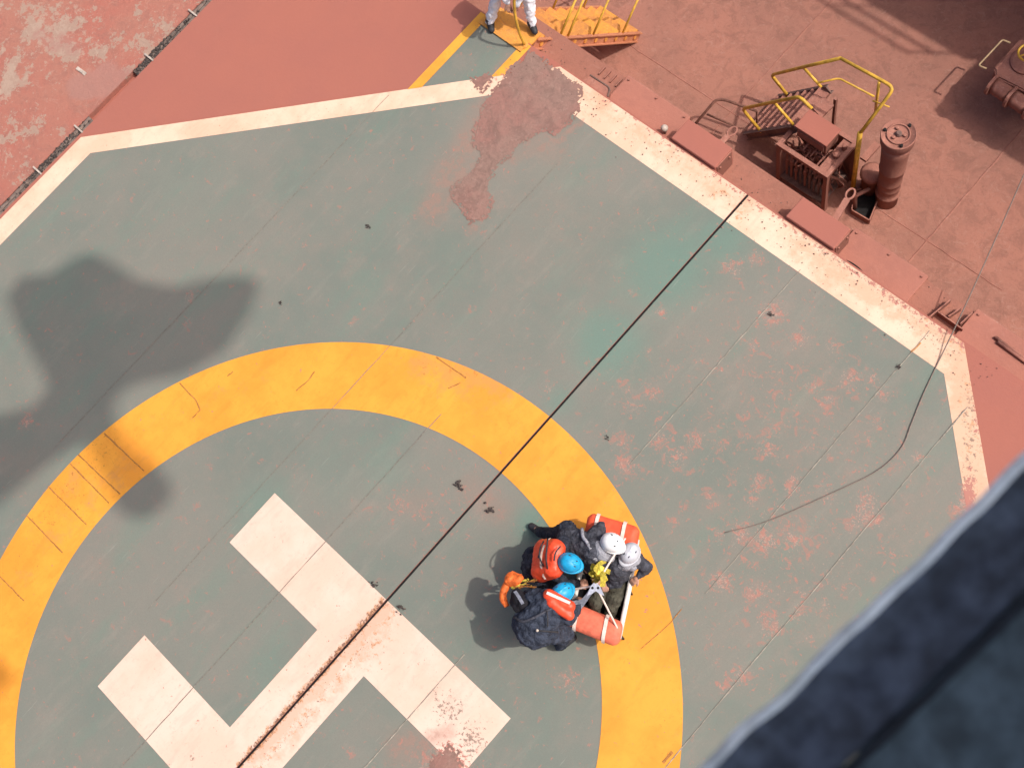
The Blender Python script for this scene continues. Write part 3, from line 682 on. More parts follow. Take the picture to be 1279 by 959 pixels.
bm = bmesh.new(); beam(bm, (fx1, fy0 + .05, fz - .1), (fx1, fy1 - .1, DZ + .05), .03, .03); bmo('brace', bm, M['steel'], vf)
bm = bmesh.new(); box(bm, fx0 + .035, fx1 - .035, fy1 - .02, fy1 - .005, DZ + .02, fz - .065); bmo('back_panel', bm, M['steel'], vf)
bm = bmesh.new(); box(bm, fx0 + .03, fx1 - .03, fy0 - .02, fy1 - .05, DZ + .14, DZ + .17); bmo('shelf', bm, M['dark'], vf)
nvx = 9
for j in range(3):
    for i in range(nvx):
        x = fx0 + .08 + (fx1 - fx0 - .16) * i / (nvx - 1); y = fy0 + .07 + j * .13
        h = rnd.uniform(.35, .72)
        v = bmesh.new(); lathe(v, [(.018, 0), (.018, h * .5), (.03, h * .5), (.03, h * .65), (.014, h * .66), (.014, h), (.001, h + .003)], Vector((x, y, DZ + .171)), 8)
        vo = bmo('valve', v, M['steel'] if rnd.random() < .6 else M['dark'], vf)
        bm = bmesh.new(); c = Vector((x, y, DZ + .171 + h)); a0 = rnd.uniform(0, 3)
        d = Vector((math.cos(a0), math.sin(a0), 0)) * .05; beam(bm, c - d, c + d, .02, .016); bmo('lever', bm, M['steel'], vo)
bm = bmesh.new()
for k in range(34):
    x = rnd.uniform(fx0 + .05, fx1 - .05); y = rnd.uniform(fy0 + .02, fy0 + .35); z = DZ + rnd.uniform(.3, .95)
    tube(bm, round_path([(x, y, z), (x, y + .2, z), (x + rnd.choice((-.2, .2)), y + .2, z - .05), (x + .1, y + .2, DZ + .2)], .05, 3), .014, 6)
tag(bmo('pipework', bm, M['steel'], vf, True), kind='stuff')
# control cabinet above the frame
tz = fz + .28
q = [at(991.5,155,tz), at(1031,184,tz), at(1051,162,tz), at(1013,137,tz)]
cx0 = (q[0].x + q[3].x) / 2; cx1 = (q[1].x + q[2].x) / 2; cy0 = (q[0].y + q[1].y) / 2; cy1 = (q[2].y + q[3].y) / 2
cab = empty('control_cabinet', ((cx0 + cx1) / 2, (cy0 + cy1) / 2, fz), 'dusty red closed box with a sloping lid on top of the valve frame', 'cabinet')
bm = bmesh.new(); box(bm, cx0 + .02, cx1 - .02, cy0 + .03, cy1 - .02, fz + .003, tz - .03, bev=.008); bmo('cabinet_body', bm, M['steel'], cab)
bm = bmesh.new(); box(bm, cx0, cx1, cy0, cy1, tz - .03, tz, bev=.008); bmo('lid', bm, M['red'], cab)
bm = bmesh.new(); box(bm, cx0 + .05, cx1 - .05, cy0 + .005, cy0 + .029, fz + .06, tz - .08); bmo('door', bm, M['steel'], cab)
bm = bmesh.new(); lathe(bm, [(.05, 0), (.05, .05), (.02, .07)], Vector((cx1 + .1, cy0 + .1, fz + .003)), 12); bmo('gland', bm, M['steel'], cab)
bm = bmesh.new(); lathe(bm, [(.035, 0), (.035, .09), (.015, .1)], Vector((cx1 + .12, cy0 + .24, fz + .003)), 10)
bmo('gland', bm, M['steel'], cab)
bm = bmesh.new(); box(bm, cx1 + .02, fx1 - .035 if fx1 - .035 > cx1 + .1 else cx1 + .2, fy0 + .04, fy1 - .04, fz - .05, fz - .02); bmo('side_plate', bm, M['steel'], cab)
# small ladder
yf = at(933, 169, DZ + .06).y; yr = at(975, 126, DZ + .06).y
a_ = on(986,161,1,yf); b_ = on(933,169,1,yf)
ar = on(1031,117,1,yr)
topz = a_.z; dd = (a_ - b_); A = b_ + dd * 1.12; 
sl, d2_, n2_ = ladder('access_ladder', 'short brown ladder with yellow handrails beside the valve frame', 'ladder', A, Vector((b_.x, yf, b_.z)), Vector((0, 1, 0)), yr - yf, 7, (M['steel'], M['dark']), depth=.13)
of = lambda px, py: on(px, py, 1, yf)
orr = lambda px, py: on(px, py, 1, yr)
railing(sl, [(of(951,165), of(928,137)), (of(991,156), of(966,127))], [of(951,165), of(927,136), of(983,124), of(999,121), of(1014,136)], .021)
sl_r = [(orr(985,120.6), orr(965,95)), (orr(1031,115), orr(1004,85))]
railing(sl, sl_r, [orr(985,120.6), orr(963,94), orr(1003,84), orr(1050,73)], .021)
# platform rail wrapping the far side: continues round the platform
zt = orr(1050,73).z
gr = empty('platform_guard_rail', Vector((at(1065,237,DZ).x, at(1065,237,DZ).y, DZ)), 'yellow bent tube guard rail on a tall post between the cabinet and the round vent', 'guard rail')
Pp = at(1065, 237, DZ); zp = on(1075,168,1,Pp.y).z; top0 = Vector((Pp.x, Pp.y, zp))
t1 = at(1050,73,zt) ; t2 = at(1100,100,zt); t3 = at(1114,105,zt); t4 = at(1116,122,(zt + zp) / 2)
bm = bmesh.new(); tube(bm, round_path([t1, t2, at(1117,110,zt), top0], .13), .024, 8); bmo('handrail', bm, M['yellow'], gr, True)
bm = bmesh.new(); tube(bm, [Vector((Pp.x, Pp.y, DZ)), top0 + Vector((0, 0, .02))], .035, 8); bmo('post', bm, M['yellow'], gr, True)
mz = zt - .5
bm = bmesh.new(); tube(bm, round_path([at(1021,104,mz + .02), at(1048,98,mz), at(1092,121,mz)], .05), .014, 8); bmo('mid_rail', bm, M['yellow'], gr, True)
bm = bmesh.new(); tube(bm, [at(1098,103,zt - .01), at(1093,143,zt - .9)], .02, 8); bmo('post', bm, M['yellow'], gr, True)
bm = bmesh.new(); tube(bm, [at(1090,126,zt - .45), at(1111,134,zt - .45)], .012, 6); bmo('mid_rail', bm, M['yellow'], gr, True)
# grating platform
pz = fz + .02
q = [at(1031,132,pz), at(1044,140,pz)]
pl = empty('landing_platform', at(1060, 150, DZ), 'dusty steel landing platform at the head of the short ladder', 'platform')
g0 = Vector((A.x - .0, yf + .02, A.z)); X0 = A.x + .02; X1 = X0 + .42
pp = [at(1012,131,A.z), at(1029,121,A.z), at(1042,131,A.z), at(1026,147,A.z)]
bm = bmesh.new(); prism(bm, [p[:2] for p in pp], A.z - .04, A.z - .01); bmo('grating_frame', bm, M['steel'], pl)
for x in (pp[2].x - .06,):
    bm = bmesh.new(); box(bm, x - .02, x + .02, yr - .05, yr - .01, DZ, A.z - .052); bmo('leg', bm, M['steel'], pl)
# pump
pc = at(1100, 222, DZ)
pu = empty('pump', pc, 'squat dusty pump casing between the yellow post and the round vent', 'pump')
pc2 = at(1088, 200, DZ + .0) 
bm = bmesh.new(); lathe(bm, [(.13, .0), (.13, .42), (.16, .43), (.16, .47), (.12, .5), (.01, .52)], at(1086, 236, DZ), 18)
bmo('casing', bm, M['steel'], pu, True)
bm = bmesh.new(); tube(bm, round_path([at(1086,236,DZ + .3), at(1068,245,DZ + .3), at(1068,260,DZ + .02)], .05), .03, 8); bmo('pipe', bm, M['steel'], pu, True)
bm = bmesh.new(); beam(bm, at(1078,200,DZ + .55), at(1096,180,DZ + .55), .1, .05); bmo('cover', bm, M['steel'], pu)
# round vent
vc = at(1107, 250, DZ)
vt = empty('round_vent', vc, 'tall round red vent post with a cluttered flat cap', 'vent')
prof = [(.15, 0), (.15, .25), (.168, .26), (.168, .28), (.145, .29), (.15, .45), (.157, .455), (.157, .47), (.15, .48), (.155, .62), (.163, .625), (.163, .64), (.156, .65), (.165, .95), (.174, .955), (.174, .97), (.166, .98), (.18, 1.4), (.195, 1.6)]
bm = bmesh.new(); lathe(bm, prof, vc, 30); bmo('vent_trunk', bm, M['steel'], vt, True)
bm = bmesh.new(); lathe(bm, [(.18, 1.60), (.212, 1.64), (.222, 1.80), (.212, 1.815), (.205, 1.80), (.01, 1.80)], vc, 32); bmo('vent_head', bm, M['steel'], vt, True)
bm = bmesh.new(); tube(bm, [vc + Vector((.14 * math.cos(t), .14 * math.sin(t), 1.81)) for t in [k * 2 * math.pi / 24 for k in range(24)]], .012, 6, True); bmo('cap_ring', bm, M['steel'], vt, True)
for k in range(6):
    t = k * 1.05 + .3; r = .175 if k % 2 else .08
    bm = bmesh.new(); lathe(bm, [(.022, 0), (.022, .03), (.008, .035)], vc + Vector((r * math.cos(t), r * math.sin(t), 1.80)), 7); bmo('bolt', bm, M['gap'] if k in (1, 3, 5) else M['steel'], vt)
bm = bmesh.new(); lathe(bm, [(.045, 0), (.045, .02), (.03, .05), (.001, .05)], vc + Vector((0, 0, 1.80)), 9); bmo('hub', bm, M['dark'], vt)
# brown tubes standing in for the yellow handrail's shadow beyond the first housing
lr = empty('handrail_shadow_tubes', at(880, 160, DZ), 'low brown shadow tube standing in for the yellow handrail shadow beyond the first housing', 'rail')
bm = bmesh.new(); tube(bm, round_path([at(866,158,-1.9), at(894,125,-1.7), at(905,125,-1.7), at(945,139,-1.7)], .06), .020, 7); bmo('handrail', bm, M['railshade'], lr, True)  # upper tube of the handrail shadow stand-in
bm = bmesh.new(); tube(bm, [at(883,143,-1.95), at(916,157,-1.95)], .017, 7); bmo('mid_rail', bm, M['railshade'], lr, True)  # middle tube of the handrail shadow stand-in
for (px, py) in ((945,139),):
    p = at(px, py, -1.7 if px > 870 else -1.9); bm = bmesh.new(); tube(bm, [p, Vector((p.x, p.y, DZ))], .014, 6); bmo('post', bm, M['railshade'], lr, True)  # upright tube of the handrail shadow stand-in
# dark box painting the shadow beside the frame
tr = empty('shade_box', at(1085, 262, DZ), 'open steel box with painted dark shade inside between the lever and the round vent', 'painted shade')
tq = [at(1067,238,DZ + .12), at(1090,232,DZ + .12), at(1098,246,DZ + .12), at(1086,275,DZ + .12), at(1064,262,DZ + .12)]
for a, b in zip(tq, tq[1:] + tq[:1]):
    bm = bmesh.new(); beam(bm, a - Vector((0, 0, .06)), b - Vector((0, 0, .06)), .016, .12); bmo('side_plate', bm, M['steel'], tr)
bm = bmesh.new(); prism(bm, [p[:2] for p in tq], DZ + .003, DZ + .012); bmo('painted_shade_plate', bm, M['gap'], tr)

# ------------------------------------------------------------------ winch at the right edge
wz = DZ + .8
wc = at(1279, 95, wz)
wn = empty('mooring_winch', Vector((wc.x, wc.y, DZ)), 'dusty red winch with ribbed drums and a yellow handwheel at the right edge', 'winch')
def wq(px, py, z): return at(px, py, z)
bm = bmesh.new()
pp = [wq(1242,85,wz), wq(1275,48,wz), wq(1325,66,wz), wq(1325,128,wz), wq(1296,122,wz), wq(1244,96,wz)]
prism(bm, [p[:2] for p in pp], wz - .35, wz); bmesh.ops.bevel(bm, geom=[e for e in bm.edges], offset=.02, segments=2, affect='EDGES'); bmo('gear_case', bm, M['steel'], wn)
bm = bmesh.new(); prism(bm, [(p[0], p[1]) for p in (wq(1254,100,DZ), wq(1282,75,DZ), wq(1325,95,DZ), wq(1322,140,DZ))], DZ, wz - .352); bmo('base_frame', bm, M['dark'], wn)
bm = bmesh.new(); c = wq(1281,78,wz); lathe(bm, [(.20, .0), (.2, .03), (.17, .05), (.1, .06), (.001, .06)], c, 28); bmo('cover_disc', bm, M['steel'], wn)
hw = c + Vector((0, 0, .22))
bm = bmesh.new(); tube(bm, [hw + Vector((.13 * math.cos(t), .13 * math.sin(t), 0)) for t in [k * 2 * math.pi / 28 for k in range(28)]], .016, 7, True)
wh = bmo('handwheel', bm, M['yellow'], wn, True)
for t in (0, 2.09, 4.19):
    bm = bmesh.new(); tube(bm, [hw, hw + Vector((.13 * math.cos(t), .13 * math.sin(t), 0))], .010, 6); bmo('spoke', bm, M['yellow'], wh)
bm = bmesh.new(); tube(bm, [c + Vector((0, 0, .06)), hw], .02, 8); bmo('spindle', bm, M['steel'], wn)
ax0 = wq(1240,106,wz - .12); ax1 = wq(1300,146,wz - .12); dax = (ax1 - ax0).normalized()
Q = dax.to_track_quat('Z', 'Y').to_matrix().to_4x4()
for k in range(3):
    c0 = ax0 + dax * (.30 * k)
    bm = bmesh.new(); lathe(bm, [(.05, -.02), (.155, -.02), (.155, .02), (.05, .02)], None, 22, Matrix.Translation(c0) @ Q); bmo('flange', bm, M['steel'], wn)
    bm = bmesh.new(); lathe(bm, [(.11, .022), (.115, .08), (.11, .14), (.115, .2), (.11, .278)], None, 20, Matrix.Translation(c0) @ Q); bmo('drum', bm, M['steel'], wn, True)
bm = bmesh.new(); z_ = wz - .1; tube(bm, round_path([wq(1232,86,z_), wq(1222,82,z_), wq(1252,50,z_), wq(1262,54,z_)], .03), .014, 6); bmo('guard_loop', bm, M['tan'], wn, True)
# deckhouse off to the right: it throws the big shadow over the deck
def caster(px, py, h):    # point at height h above the deck whose shadow lands on that deck spot
    g = at(px, py, DZ); return Vector((g.x + SH.x * h, g.y + SH.y * h, DZ + h))
hh = 5.0
K0 = caster(1205, 75, hh); K1 = caster(1085, 0, hh)
dh = empty('deckhouse', Vector((K0.x, K0.y, DZ)), 'red steel deckhouse beyond the top right corner whose shadow lies on the deck', 'deckhouse')
bm = bmesh.new(); box(bm, K0.x - 6.0, K0.x, K0.y, K0.y + 5, DZ, DZ + hh); bmo('walls', bm, M['red'], dh)
K2 = caster(1166, 138, 3.6)
bm = bmesh.new(); box(bm, K2.x, K2.x + 4.5, K2.y, K2.y + 1.6, DZ, DZ + 3.6); bmo('side_walls', bm, M['red'], dh)
for k, hz in enumerate((.55, 1.05)):
    bm = bmesh.new(); tube(bm, [(K0.x - 6, K0.y + .05, DZ + hh + hz), (K0.x - .05, K0.y + .05, DZ + hh + hz)], .03, 6); bmo('handrail', bm, M['yellow'], dh)
for k in range(5):
    x = K0.x - .1 - k * 1.4; bm = bmesh.new(); tube(bm, [(x, K0.y + .05, DZ + hh), (x, K0.y + .05, DZ + hh + 1.05)], .02, 6); bmo('post', bm, M['yellow'], dh)

# ------------------------------------------------------------------ people
VOX = .0115
dg = None
tex = bpy.data.textures.new('cloth folds', 'CLOUDS'); tex.noise_scale = .085; tex.noise_depth = 3
def blob_mesh(name, caps, vox, fold=0, sm=2):
    bm = bmesh.new()
    for (a, b, ra, rb) in caps:
        a = Vector(a); b = Vector(b); L = (b - a).length; n = max(1, int(L / (min(ra, rb) * .35)))
        for i in range(n + 1):
            t = i / n; bmesh.ops.create_icosphere(bm, subdivisions=2, radius=ra + (rb - ra) * t, matrix=Matrix.Translation(a.lerp(b, t)))
    me = bpy.data.meshes.new(name); bm.to_mesh(me); bm.free()
    o = bpy.data.objects.new('tmp', me); C.objects.link(o)
    r = o.modifiers.new('r', 'REMESH'); r.mode = 'VOXEL'; r.voxel_size = vox; r.use_smooth_shade = True
    s = o.modifiers.new('s', 'SMOOTH'); s.factor = .5; s.iterations = sm
    if fold:
        d = o.modifiers.new('d', 'DISPLACE'); d.texture = tex; d.strength = fold; d.mid_level = .5; d.texture_coords = 'GLOBAL'
    dgr = bpy.context.evaluated_depsgraph_get(); out = bpy.data.meshes.new_from_object(o.evaluated_get(dgr))
    bpy.data.objects.remove(o); bpy.data.meshes.remove(me)
    return out
def hand_caps(wr, to, up, curl=.5, side=1):
    """wr wrist, to fingertip direction, up back-of-hand direction"""
    f = (to - wr).normalized(); s = f.cross(up).normalized() * side; u = s.cross(f).normalized() * side
    if u.dot(up) < 0: u = -u
    caps = [(wr, wr + f * .03, .027, .03)]
    for k, (o, L) in enumerate(((-.032, .068), (-.011, .078), (.010, .074), (.030, .058))):
        r0 = wr + f * .02 + s * o * .6; k0 = wr + f * .088 + s * o
        caps.append((r0, k0, .017, .0125))
        a1 = curl * .9; p1 = k0 + (f * math.cos(a1) - u * math.sin(a1)) * L * .45
        a2 = curl * 2; p2 = p1 + (f * math.cos(a2) - u * math.sin(a2)) * L * .32
        a3 = curl * 2.8; p3 = p2 + (f * math.cos(a3) - u * math.sin(a3)) * L * .23
        caps += [(k0, p1, .0105, .0095), (p1, p2, .0095, .0085), (p2, p3, .0085, .0075)]
    t0 = wr + f * .025 - s * .028; t1 = t0 + f * .035 - s * .028 - u * .012; t2 = t1 + f * .032 - s * .006 - u * .012
    caps += [(t0, t1, .016, .012), (t1, t2, .012, .0095)]
    return caps
def person(loc, label, J, suit, face, up_head, suit2=None, vest=False, helmet=None, fat=1.0, boots=True, gloves=False, collar=False, group=None, hemfat=1.0):
    J = {k: (Vector(v) if not isinstance(v, tuple) else at(*v)) for k, v in J.items()}
    p = empty('person', loc, label, 'person', group)
    face = Vector(face).normalized(); uh = Vector(up_head).normalized()
    sideh = face.cross(uh).normalized(); face = uh.cross(sideh).normalized()
    h = J['head']
    caps = [(h, h + uh * .01, .088, .084), (h - uh * .02 + face * .02, h - uh * .085 + face * .035, .078, .05), (h - uh * .05, J['neck'], .055, .06),
            (h + face * .085 - uh * .0, h + face * .105 - uh * .03, .012, .016), (h + face * .08 - uh * .065, h + face * .085 - uh * .068, .022, .022),
            (h + sideh * .088 - uh * .02, h + sideh * .094 + uh * .005, .016, .018), (h - sideh * .088 - uh * .02, h - sideh * .094 + uh * .005, .016, .018),
            (h + face * .075 + sideh * .03 + uh * .015, h + face * .075 - sideh * .03 + uh * .015, .018, .018)]
    T = [(J['neck'], J['chest'], .07, .11), (J['chest'], J['pelvis'], .12, .12)]
    for s in 'LR':
        T += [(J['chest'], J['sh' + s], .09, .06), (J['sh' + s], J['el' + s], .055, .042), (J['el' + s], J['ha' + s], .040, .027),
              (J['pelvis'], J['hi' + s], .11, .09), (J['hi' + s], J['kn' + s], .085, .06), (J['kn' + s], J['an' + s], .055, .038), (J['an' + s], J['to' + s], .04, .03)]
        f = (J['ha' + s] - J['el' + s]).normalized()
        T += hand_caps(J['ha' + s], J['ha' + s] + f, Vector((0, 0, 1)) if abs(f.z) < .85 else Vector((1, 0, 0)), .55, 1 if s == 'L' else -1)
    put('body', blob_mesh('body', caps + T, .009, 0, 1), M['skin'] if not gloves else M['glove'], p)
    # eyes
    for e in (-1, 1):
        bm = bmesh.new(); bmesh.ops.create_uvsphere(bm, u_segments=8, v_segments=6, radius=.012, matrix=Matrix.Translation(h + face * .088 + sideh * .032 * e + uh * .0)); bmo('eye', bm, M['gap'], p, True)
    F = fat
    S = [(J['neck'].lerp(J['chest'], .35), J['chest'], .10 * F, .155 * F), (J['chest'], J['pelvis'], .16 * F, .155 * F * hemfat)]
    arms = []
    for s in 'LR':
        arms += [(J['chest'], J['sh' + s], .13 * F, .088 * F), (J['sh' + s], J['el' + s], .080 * F, .064 * F), (J['el' + s], J['ha' + s].lerp(J['el' + s], .12), .062 * F, .046 * F)]
    legs = []
    for s in 'LR':
        legs += [(J['pelvis'], J['hi' + s], .15 * F * hemfat, .125 * F), (J['hi' + s], J['kn' + s], .115 * F, .085 * F), (J['kn' + s], J['an' + s], .082 * F, .062)]
    if suit2:
        put('jacket', blob_mesh('jacket', S + arms, VOX, .055), suit, p); put('trousers', blob_mesh('trousers', legs, VOX, .05), suit2, p)
    else: put('coverall', blob_mesh('coverall', S + arms + legs, VOX, .06), suit, p)
    for s in 'LR':
        put('boot', blob_mesh('boot', [(J['an' + s] + Vector((0, 0, .02)), J['an' + s] - Vector((0, 0, .03)), .062, .058), (J['an' + s] - Vector((0, 0, .03)), J['to' + s], .056, .045)], .012), M['boot'], p)
    if collar:
        c = J['neck']; d = (J['chest'] - J['neck']).normalized()
        put('collar', blob_mesh('collar', [(c + d * .06 + sideh * .12, c + d * .02 - uh * .0, .055, .07), (c + d * .02, c + d * .06 - sideh * .12, .07, .055), (c + d * .14 + face * .03, c + d * .1, .05, .08)], VOX, .02), M['collar'], p)
    if vest:
        back = vest if isinstance(vest, Vector) else Vector((0, 0, 1))
        cs = []; c0 = J['neck'].lerp(J['chest'], .55); c1 = J['chest'].lerp(J['pelvis'], .42)
        ax = (c1 - c0).normalized(); sv = ax.cross(Vector((0, 0, 1))).normalized(); top = sv.cross(ax); top = top if top.z > 0 else -top
        for e in (-1, -.5, 0, .5, 1): cs.append((c0 + sv * .105 * e + top * .05, c1 + sv * .12 * e + top * .04, .105 * F + .01, .112 * F + .01))
        vo = put('life_vest', blob_mesh('life_vest', cs, VOX, .015), M['vest'], p)
        for tt in (.30,):
            m = c0.lerp(c1, tt); bm = bmesh.new(); pts = []
            for k in range(13):
                a = -1.25 + 2.5 * k / 12; pts.append(m + sv * (.235 * math.sin(a)) + top * (.05 + (.118 * F + .008) * math.cos(a)))
            L = []
            for q in pts: L.append((bm.verts.new(q - ax * .02), bm.verts.new(q + ax * .02)))
            for a, b in zip(L, L[1:]): bm.faces.new((a[0], a[1], b[1], b[0]))
            bmesh.ops.solidify(bm, geom=bm.faces[:], thickness=.006)
            bmo('reflective_stripe', bm, M['refl'], vo, True)
    if helmet:
        Q = Matrix((face, uh.cross(face), uh)).transposed().to_4x4(); Q.translation = h + uh * .02
        bm = bmesh.new(); seg = 32; rings = []
        for i in range(11):
            t = i / 10 * math.pi / 2
            rings.append([])
            for k in range(seg):
                a = 2 * math.pi * k / seg; r = math.cos(t) ** .8 if i < 10 else 0.001
                ridge = .006 * (abs(math.sin(a)) < .25) * (1 - .3 * r) if 2 < i < 10 else 0
                rings[-1].append(bm.verts.new(Q @ Vector((.120 * r * math.cos(a) + .004, .102 * r * math.sin(a), .102 * math.sin(t) + ridge))))
        for a, b in zip(rings, rings[1:]):
            for k in range(seg): bm.faces.new((a[k], a[(k + 1) % seg], b[(k + 1) % seg], b[k]))
        ho = bmo('helmet', bm, helmet, p, True)
        bm = bmesh.new(); L = []
        for k in range(seg):
            a = 2 * math.pi * k / seg; ex = .010 + (.030 * max(0, math.cos(a)) ** 2)
            u1 = Vector((.119 * math.cos(a) + .004, .101 * math.sin(a), 0)); u2 = Vector(((.119 + ex) * math.cos(a) + .004, (.101 + .010) * math.sin(a), -.012))
            L.append([bm.verts.new(Q @ u1), bm.verts.new(Q @ u2), bm.verts.new(Q @ (u2 - Vector((0, 0, .006)))), bm.verts.new(Q @ (u1 - Vector((0, 0, .008))))])
        for k in range(seg):
            a = L[k]; b = L[(k + 1) % seg]
            for i in range(4): bm.faces.new((a[i], a[(i + 1) % 4], b[(i + 1) % 4], b[i]))
        bmo('brim', bm, helmet, ho, True)
        for (vx, vy) in ((.055, .03), (.055, -.03), (-.03, .06)):
            vz = .102 * math.sqrt(max(0, 1 - (vx / .12) ** 2 - (vy / .102) ** 2)) + .006
            bm = bmesh.new(); bmesh.ops.create_icosphere(bm, subdivisions=1, radius=.011, matrix=Q @ Matrix.Translation((vx, vy, vz)) @ Matrix.Diagonal((1.5, .7, .5, 1)))
            bmo('vent_slot', bm, M['greyc'], ho, True)
        bm = bmesh.new(); tube(bm, [Q @ Vector((.0, .103 * math.cos(t) , -.005 - .13 * math.sin(t))) for t in [math.pi * k / 10 for k in range(11)]], .006, 5); bmo('chin_strap', bm, M['gap'], ho)
    return p, J
G4 = 'rescuers gathered round the basket stretcher'
# upper rescuer in vest, crouching on the left, facing the stretcher
p3, J3 = person(at(672, 722, 0), 'crouching rescuer in dark suit, red life vest and blue helmet, upper of two blue helmets',
    dict(head=(711,703,1.02), neck=(704,701,.98), chest=(692,697,.86), pelvis=(668,706,.58), shL=(703,677,.90), elL=(721,684,.70), haL=(730,703,.60), shR=(695,717,.86), elR=(706,729,.66), haR=(722,728,.58),
         hiL=(667,695,.55), knL=(691,708,.52), anL=(676,720,.09), toL=(692,724,.04), hiR=(668,722,.55), knR=(690,736,.48), anR=(668,745,.09), toR=(684,748,.04)),
    M['navy'], at(760, 725, 0) - at(700, 700, 0) + Vector((0, 0, -.9)), at(724,703,0) - at(708,700,0) + Vector((0, 0, .5)), vest=True, helmet=M['blue'], group=G4)
# lower rescuer, bent over
p4, J4 = person(at(690, 800, 0), 'rescuer bent double in bulky slate jacket and blue helmet, lower of two blue helmets',
    dict(head=(702,741,.96), neck=(697,748,.95), chest=(686,758,.94), pelvis=(668,783,.90), shL=(668,748,.93), elL=(655,752,.72), haL=(660,742,.55), shR=(707,768,.90), elR=(716,762,.68), haR=(722,752,.55),
         hiL=(657,779,.86), knL=(664,795,.48), anL=(672,800,.09), toL=(688,790,.04), hiR=(680,788,.86), knR=(704,790,.48), anR=(700,806,.09), toR=(716,796,.04)),
    M['slate'], at(740, 720, 0) - at(700, 750, 0) + Vector((0, 0, -1.0)), at(714,728,0) - at(702,742,0) + Vector((0, 0, .45)), vest=False, helmet=M['blue'], fat=1.28, hemfat=1.15, group=G4)
for pp_ in ([(679,676,1.0),(675,684,1.08),(674,696,1.1),(679,707,1.0)], [(684,673,1.06),(683,685,1.12),(682,698,1.12),(684,710,1.04)], [(700,682,1.12),(694,690,1.14),(692,700,1.12)]):
    bm = bmesh.new(); tube(bm, smooth_path([at(*q) for q in pp_], 4), .009, 6); bmo('strap', bm, M['boot'], p3, True)
# small vest collar of the lower rescuer
c0 = at(690,745,1.10); c1 = at(712,757,1.06)
vv = put('life_vest', blob_mesh('life_vest', [(at(686,743,1.10), at(711,757,1.07), .07, .07), (at(689,752,1.10), at(711,768,1.05), .065, .06)], VOX, .01), M['vest'], p4)
bm = bmesh.new(); beam(bm, at(683,740,1.175), at(712,753,1.145), .03, .02); bmo('reflective_stripe', bm, M['refl'], vv)
# jacket belt
def over(J, px): return [at(*q) for q in px]
bm = bmesh.new(); tube(bm, smooth_path([at(642,770,1.0), at(652,776,1.11), at(665,772,1.145), at(680,764,1.145), at(694,757,1.10)], 4), .014, 6); bmo('belt', bm, M['greyc'], p4, True)
bm = bmesh.new(); tube(bm, smooth_path([at(683,763,1.15), at(684,772,1.16), at(684,782,1.13)], 4), .008, 6); bmo('strap', bm, M['boot'], p4, True)
bm = bmesh.new(); tube(bm, smooth_path([at(671,787,1.14), at(682,788,1.12), at(697,789,1.0)], 4), .009, 6); bmo('strap', bm, M['boot'], p4, True)
bm = bmesh.new(); bmesh.ops.create_icosphere(bm, subdivisions=2, radius=.016, matrix=Matrix.Translation(at(671,787,1.155))); bmo('buckle', bm, M['clip'], p4, True)
# upper man, white helmet, reaching from the left
p1, J1 = person(at(715, 690, 0), 'rescuer in charcoal suit and pure white helmet leaning in over the stretcher head',
    dict(head=(764,678,1.0), neck=(756,682,.94), chest=(742,686,.86), pelvis=(712,674,.74), shL=(742,668,.86), elL=(750,658,.66), haL=(752,666,.52), shR=(738,700,.84), elR=(731,704,.66), haR=(741,716,.66),
         hiL=(708,664,.70), knL=(690,668,.42), anL=(674,664,.12), toL=(664,657,.05), hiR=(709,682,.68), knR=(706,690,.36), anR=(690,684,.10), toR=(700,680,.04)),
    M['greyc'], at(780, 700, 0) - at(750, 680, 0) + Vector((0, 0, -.6)), at(772,680,0) - at(762,679,0) + Vector((0, 0, .9)), helmet=M['wshell'], collar=True, suit2=M['navy'], group=G4)
bm = bmesh.new(); tube(bm, smooth_path([at(727,660,.93), at(728,670,.99), at(733,677,1.0), at(738,686,1.0)], 4), .020, 6); bmo('reflective_band', bm, M['collar'], p1, True)
put('collar', blob_mesh('collar', [(at(748,682,.95), at(753,694,.93), .07, .075), (at(753,694,.93), at(763,696,.90), .07, .05)], VOX, .03), M['collar'], p1)
# seated in the stretcher
p2, J2 = person(at(768, 735, 0), 'person in charcoal jacket and pale grey helmet sitting up in the stretcher, gripping its rail',
    dict(head=(787,691,.84), neck=(781,697,.78), chest=(773,705,.66), pelvis=(764,725,.34), shL=(795,700,.70), elL=(809,709,.58), haL=(797,720,.52), shR=(757,702,.68), elR=(752,713,.52), haR=(754,724,.50),
         hiL=(772,732,.32), knL=(766,748,.42), anL=(760,778,.24), toL=(758,778,.34), hiR=(755,728,.32), knR=(744,752,.42), anR=(738,776,.22), toR=(736,774,.32)),
    M['greyc'], at(745, 750, 0) - at(780, 700, 0) + Vector((0, 0, -.4)), at(792,688,0) - at(786,692,0) + Vector((0, 0, 1.0)), helmet=M['gshell'], collar=True, suit2=M['olive'], group=G4)
put('collar', blob_mesh('collar', [(at(766,703,.74), at(782,706,.76), .06, .07), (at(782,706,.76), at(794,699,.76), .07, .06), (at(763,710,.70), at(768,716,.66), .05, .04)], VOX, .03), M['collar'], p2)
